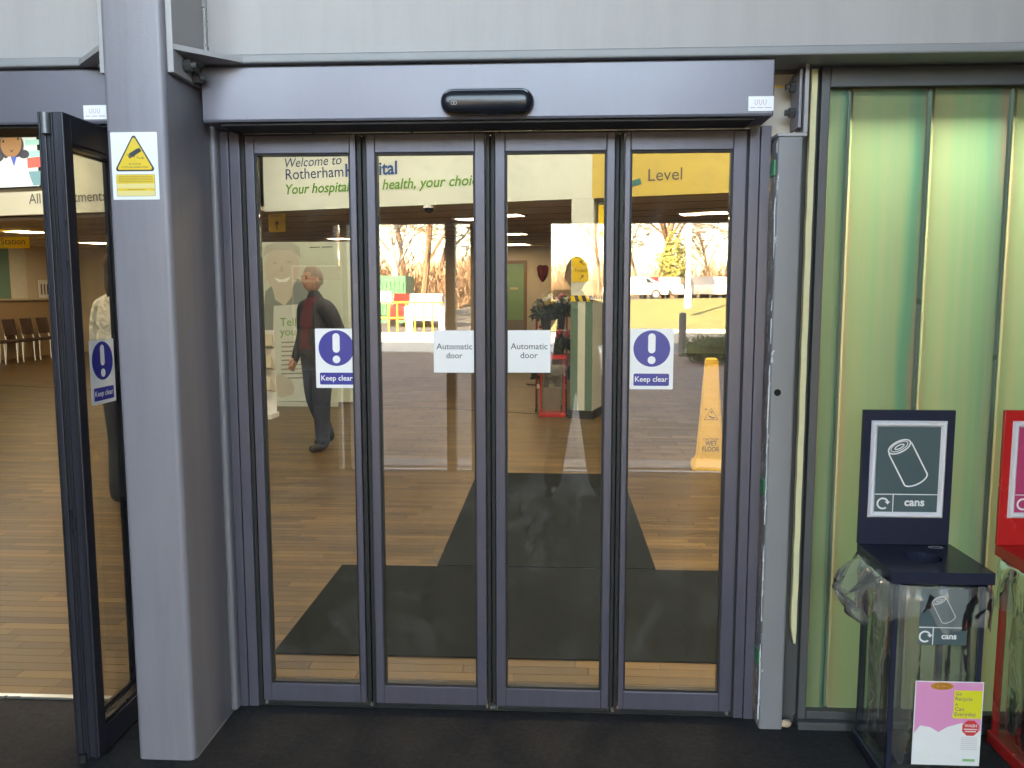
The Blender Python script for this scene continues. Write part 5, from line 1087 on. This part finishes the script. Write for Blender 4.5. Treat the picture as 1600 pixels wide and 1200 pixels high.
# evergreen
def leafball(n, rx, ry, rz_, size, seed):
    rr = random.Random(seed); bm = bmesh.new()
    for k in range(n):
        d = Vector((rr.gauss(0, 1), rr.gauss(0, 1), rr.gauss(0, 1))).normalized(); r_ = rr.uniform(.55, 1.0)*(1+.18*math.sin(d.x*5+seed)+.15*math.sin(d.z*7+d.y*4)); c = Vector((d.x*rx*r_, d.y*ry*r_, d.z*rz_*r_)); a = Vector((rr.gauss(0, 1), rr.gauss(0, 1), rr.gauss(0, 1))).normalized()*size; b = a.cross(d+Vector((.1, .2, .1))).normalized()*size*.5
        bm.faces.new([bm.verts.new(q_) for q_ in (c-a, c+b, c+a, c-b)])
    return bm
ever = mat('evergreen leaves', (.20, .19, .05), .8, 0, .4, 3)
p = RV(1052, 450, 62); t = empty('evergreen_tree', (p.x, p.y, 1.06), label='rounded evergreen tree reflected beside the white lamp post', cat='tree')
bm = leafball(1500, 1.3, 1.3, 2.0, .15, 2); bmesh.ops.translate(bm, verts=bm.verts, vec=(0, 0, 2.6)); obj('crown', bm, ever, t, True); obj('trunk', T((0, 0, 0), (0, 0, 2.4), .14, .08), bark, t, True)
bm = bmesh.new(); rr = random.Random(21)
for k in range(22000):
    x = rr.uniform(-45, 45); y = rr.uniform(-86, -76); z = 1.06+abs(rr.gauss(0, 1.35)) + .8*math.sin(x*.4)+.5*math.sin(x*1.3); c = Vector((x, y, max(1.1, z))); d = Vector((rr.gauss(0, .4), rr.gauss(0, .3), 1)).normalized()*rr.uniform(.25, .6); s_ = Vector((1, .2, 0))*.055
    bm.faces.new([bm.verts.new(q_) for q_ in (c-d-s_, c-d+s_, c+d)])
obj('twiggy_hedge', bm, twig, kind='stuff', label='distant brown twiggy hedge beyond the car park', cat='hedge')
bm = bmesh.new()
for k in range(9000):
    x = rr.uniform(-26, -1.5); y = rr.uniform(-49, -45); z = abs(rr.gauss(0, 1.3))+.5*math.sin(x*.9)+.4; c = Vector((x, y, max(.05, z))); d = Vector((rr.gauss(0, .5), rr.gauss(0, .4), 1)).normalized()*rr.uniform(.2, .5); s_ = Vector((1, .2, 0))*.05
    bm.faces.new([bm.verts.new(q_) for q_ in (c-d-s_, c-d+s_, c+d)])
obj('russet_hedge', bm, mat('russet twigs', (.14, .08, .05), .9, 0, .4, 2), kind='stuff', label='russet twiggy hedge behind the lower car park', cat='hedge')
# cars
def car_proto(colour):
    t = empty('parked_car', (0, 0, 0), label='x', cat='car', group='parked cars reflected in the glass')
    prof = [(-2.05, .32), (-2.1, .62), (-1.95, .82), (-1.2, .92), (-.55, 1.40), (.75, 1.44), (1.55, 1.0), (2.02, .9), (2.1, .55), (2.05, .3)]
    bm = bmesh.new(); rows = []
    for y, k in ((-.85, .90), (-.80, 1), (.80, 1), (.85, .90)):
        rows.append([bm.verts.new((x, y*(1 if z < .95 else .82), .3+(z-.3)*(k if z < 1.1 else 1))) for x, z in prof])
    for a, b in zip(rows, rows[1:]):
        for i in range(len(prof)): j = (i+1) % len(prof); bm.faces.new((a[i], a[j], b[j], b[i]))
    bm.faces.new(rows[0]); bm.faces.new(rows[-1][::-1]); bmesh.ops.recalc_face_normals(bm, faces=bm.faces); obj('body', bm, colour, t, True, smooth='auto')
    gm = mat('car glass', (.02, .025, .03), .08)
    for s in (-1, 1):
        bm = bmesh.new(); prism(bm, [(-1.02, s*.722, .98), (-.5, s*.70, 1.33), (.68, s*.70, 1.36), (1.2, s*.722, 1.02)], (0, 0, 0), (0, s*.012, 0)); obj('side_window', bm, gm, t, True)
        for x in (-1.3, 1.3):
            w_ = obj('wheel', T((x, s*.68, .31), (x, s*.87, .31), .31, n=20), rubber, t, True); obj('rim', T((x, s*.865, .31), (x, s*.885, .31), .2, n=16), silver, w_, True)
    obj('windscreen', (lambda bm: (prism(bm, [(-1.17, -.6, .95), (-1.17, .6, .95), (-.60, .55, 1.36), (-.60, -.55, 1.36)], (0, 0, 0), (-.02, 0, .02)), bm)[1])(bmesh.new()), gm, t, True)
    for s in (-1, 1): obj('headlight', B((-2.09, s*.62-.12, .62), (-2.02, s*.62+.12, .74), .02), white_p, t, True)
    return t
carc = [('silver', (.5, .5, .52)), ('white', (.75, .75, .75)), ('red', (.35, .03, .03)), ('dark blue', (.03, .05, .12)), ('grey', (.2, .2, .21))]
for i, (px, Yv, ci, rz_) in enumerate(((992, 55, 1, 3), (1022, 58, 2, 90), (1045, 57, 0, 95), (1092, 56, 4, 85), (1108, 60, 3, 90), (1128, 56, 0, 92), (640, 38, 2, 80), (668, 37, 1, 85))):
    c_ = car_proto(mat('car paint '+carc[ci][0], carc[ci][1], .25, .3)); p = RV(px, 460, Yv); c_.location = (p.x, p.y, 1.06 if px > 800 else .0); c_.rotation_euler = (0, 0, R(rz_))
    c_['label'] = ('white parked car, leftmost reflected in the rightmost leaf', 'red parked car reflected above the lawn', 'silver parked car reflected left of the lamp post', 'grey parked car reflected right of the lamp post', 'dark blue parked car reflected behind the grey one', 'silver parked car reflected at the far right', 'red parked car reflected behind the yellow railing', 'white parked car reflected in the second leaf')[i]
# street furniture
p = RV(1075, 470, 40); t = empty('lamp_post', (p.x, p.y, .75), label='white lamp post standing on the lawn, reflected in the rightmost leaf', cat='lamp post')
obj('pole', T((0, 0, 0), (0, 0, 6.5), .13, .09, 14), white_p, t, True); obj('collar', T((0, 0, 0), (0, 0, .9), .17, n=14), white_p, t, True); obj('lantern', B((-.25, -.6, 6.45), (.25, .25, 6.6), .04), mat('lantern grey', (.3, .3, .3)), t, True)
p = RV(1066, 540, 19.6); t = empty('bollard', (p.x, p.y, 0), label='dark grey bollard reflected in front of the lawn', cat='bollard')
obj('post', T((0, 0, 0), (0, 0, 1.0), .085, n=18), mat('bollard grey', (.10, .11, .13), .5), t, True, smooth='auto'); obj('cap', T((0, 0, 1.0), (0, 0, 1.03), .085, .05, n=18), MATS['bollard grey'], t, True)
for i, (px, Yv, r_) in enumerate(((1095, 18.2, .42), (1118, 17.6, .5), (1140, 18.4, .5))):
    p = RV(px, 540, Yv); t = empty('low_shrub', (p.x, p.y, 0), label=('small', 'middle', 'largest')[i]+' low green shrub reflected beside the bollard', cat='shrub', group='low shrubs by the bollard')
    bm = leafball(700, r_, r_, .30, .05, 30+i); bmesh.ops.translate(bm, verts=bm.verts, vec=(0, 0, .3)); obj('foliage', bm, mat('shrub leaves', (.05, .09, .025), .6, 0, .4, 5), t, True); obj('stem', T((0, 0, 0), (0, 0, .3), .02), bark, t, True)
t = empty('yellow_railing', (-5.6, -25.2, 0), label='yellow handrail beside the sunlit path, reflected in the second leaf', cat='railing')
yr = mat('railing yellow', (.75, .50, .04), .5)
for x in [-6.9+k*.33 for k in range(9)]: obj('post', T((x, -25.2, 0), (x, -25.2, 1.12), .025, n=8), yr, t)
for z in (1.12, .55): obj('rail', T((-6.95, -25.2, z), (-4.2, -25.2, z+.0), .03, n=8), yr, t)
p = RV(604, 450, 42); t = empty('green_container', (p.x, p.y, .35), label='green steel container reflected in the second leaf', cat='container'); gc = mat('container green', (.03, .16, .08), .5, .1, .1, 3)
obj('box', B((-1.6, -1.2, 0), (1.2, 1.2, 1.95), .03), gc, t, True); obj('skid', B((-1.5, -1.1, -.35), (1.1, 1.1, -.001)), gc, t, True)
for k in range(13): obj('rib', B((-1.55+k*.21, 1.2, .1), (-1.45+k*.21, 1.24, 1.65)), gc, t, True)
obj('notice', B((-.2, 1.241, .6), (.5, 1.25, 1.2)), white_p, t, True)
for i, (px, Yv) in enumerate(((690, 29), (640, 27.5))):
    p = RV(px, 480, Yv); t = empty('white_bollard', (p.x, p.y, 0), label=('white bollard reflected near the porch pier', 'white bollard reflected before the yellow railing')[i], cat='bollard', group='white bollards'); obj('post', T((0, 0, 0), (0, 0, .95), .11, n=14), white_p, t, True, smooth='auto'); obj('cap', T((0, 0, .951), (0, 0, 1.0), .11, .05, n=14), white_p, t, True)
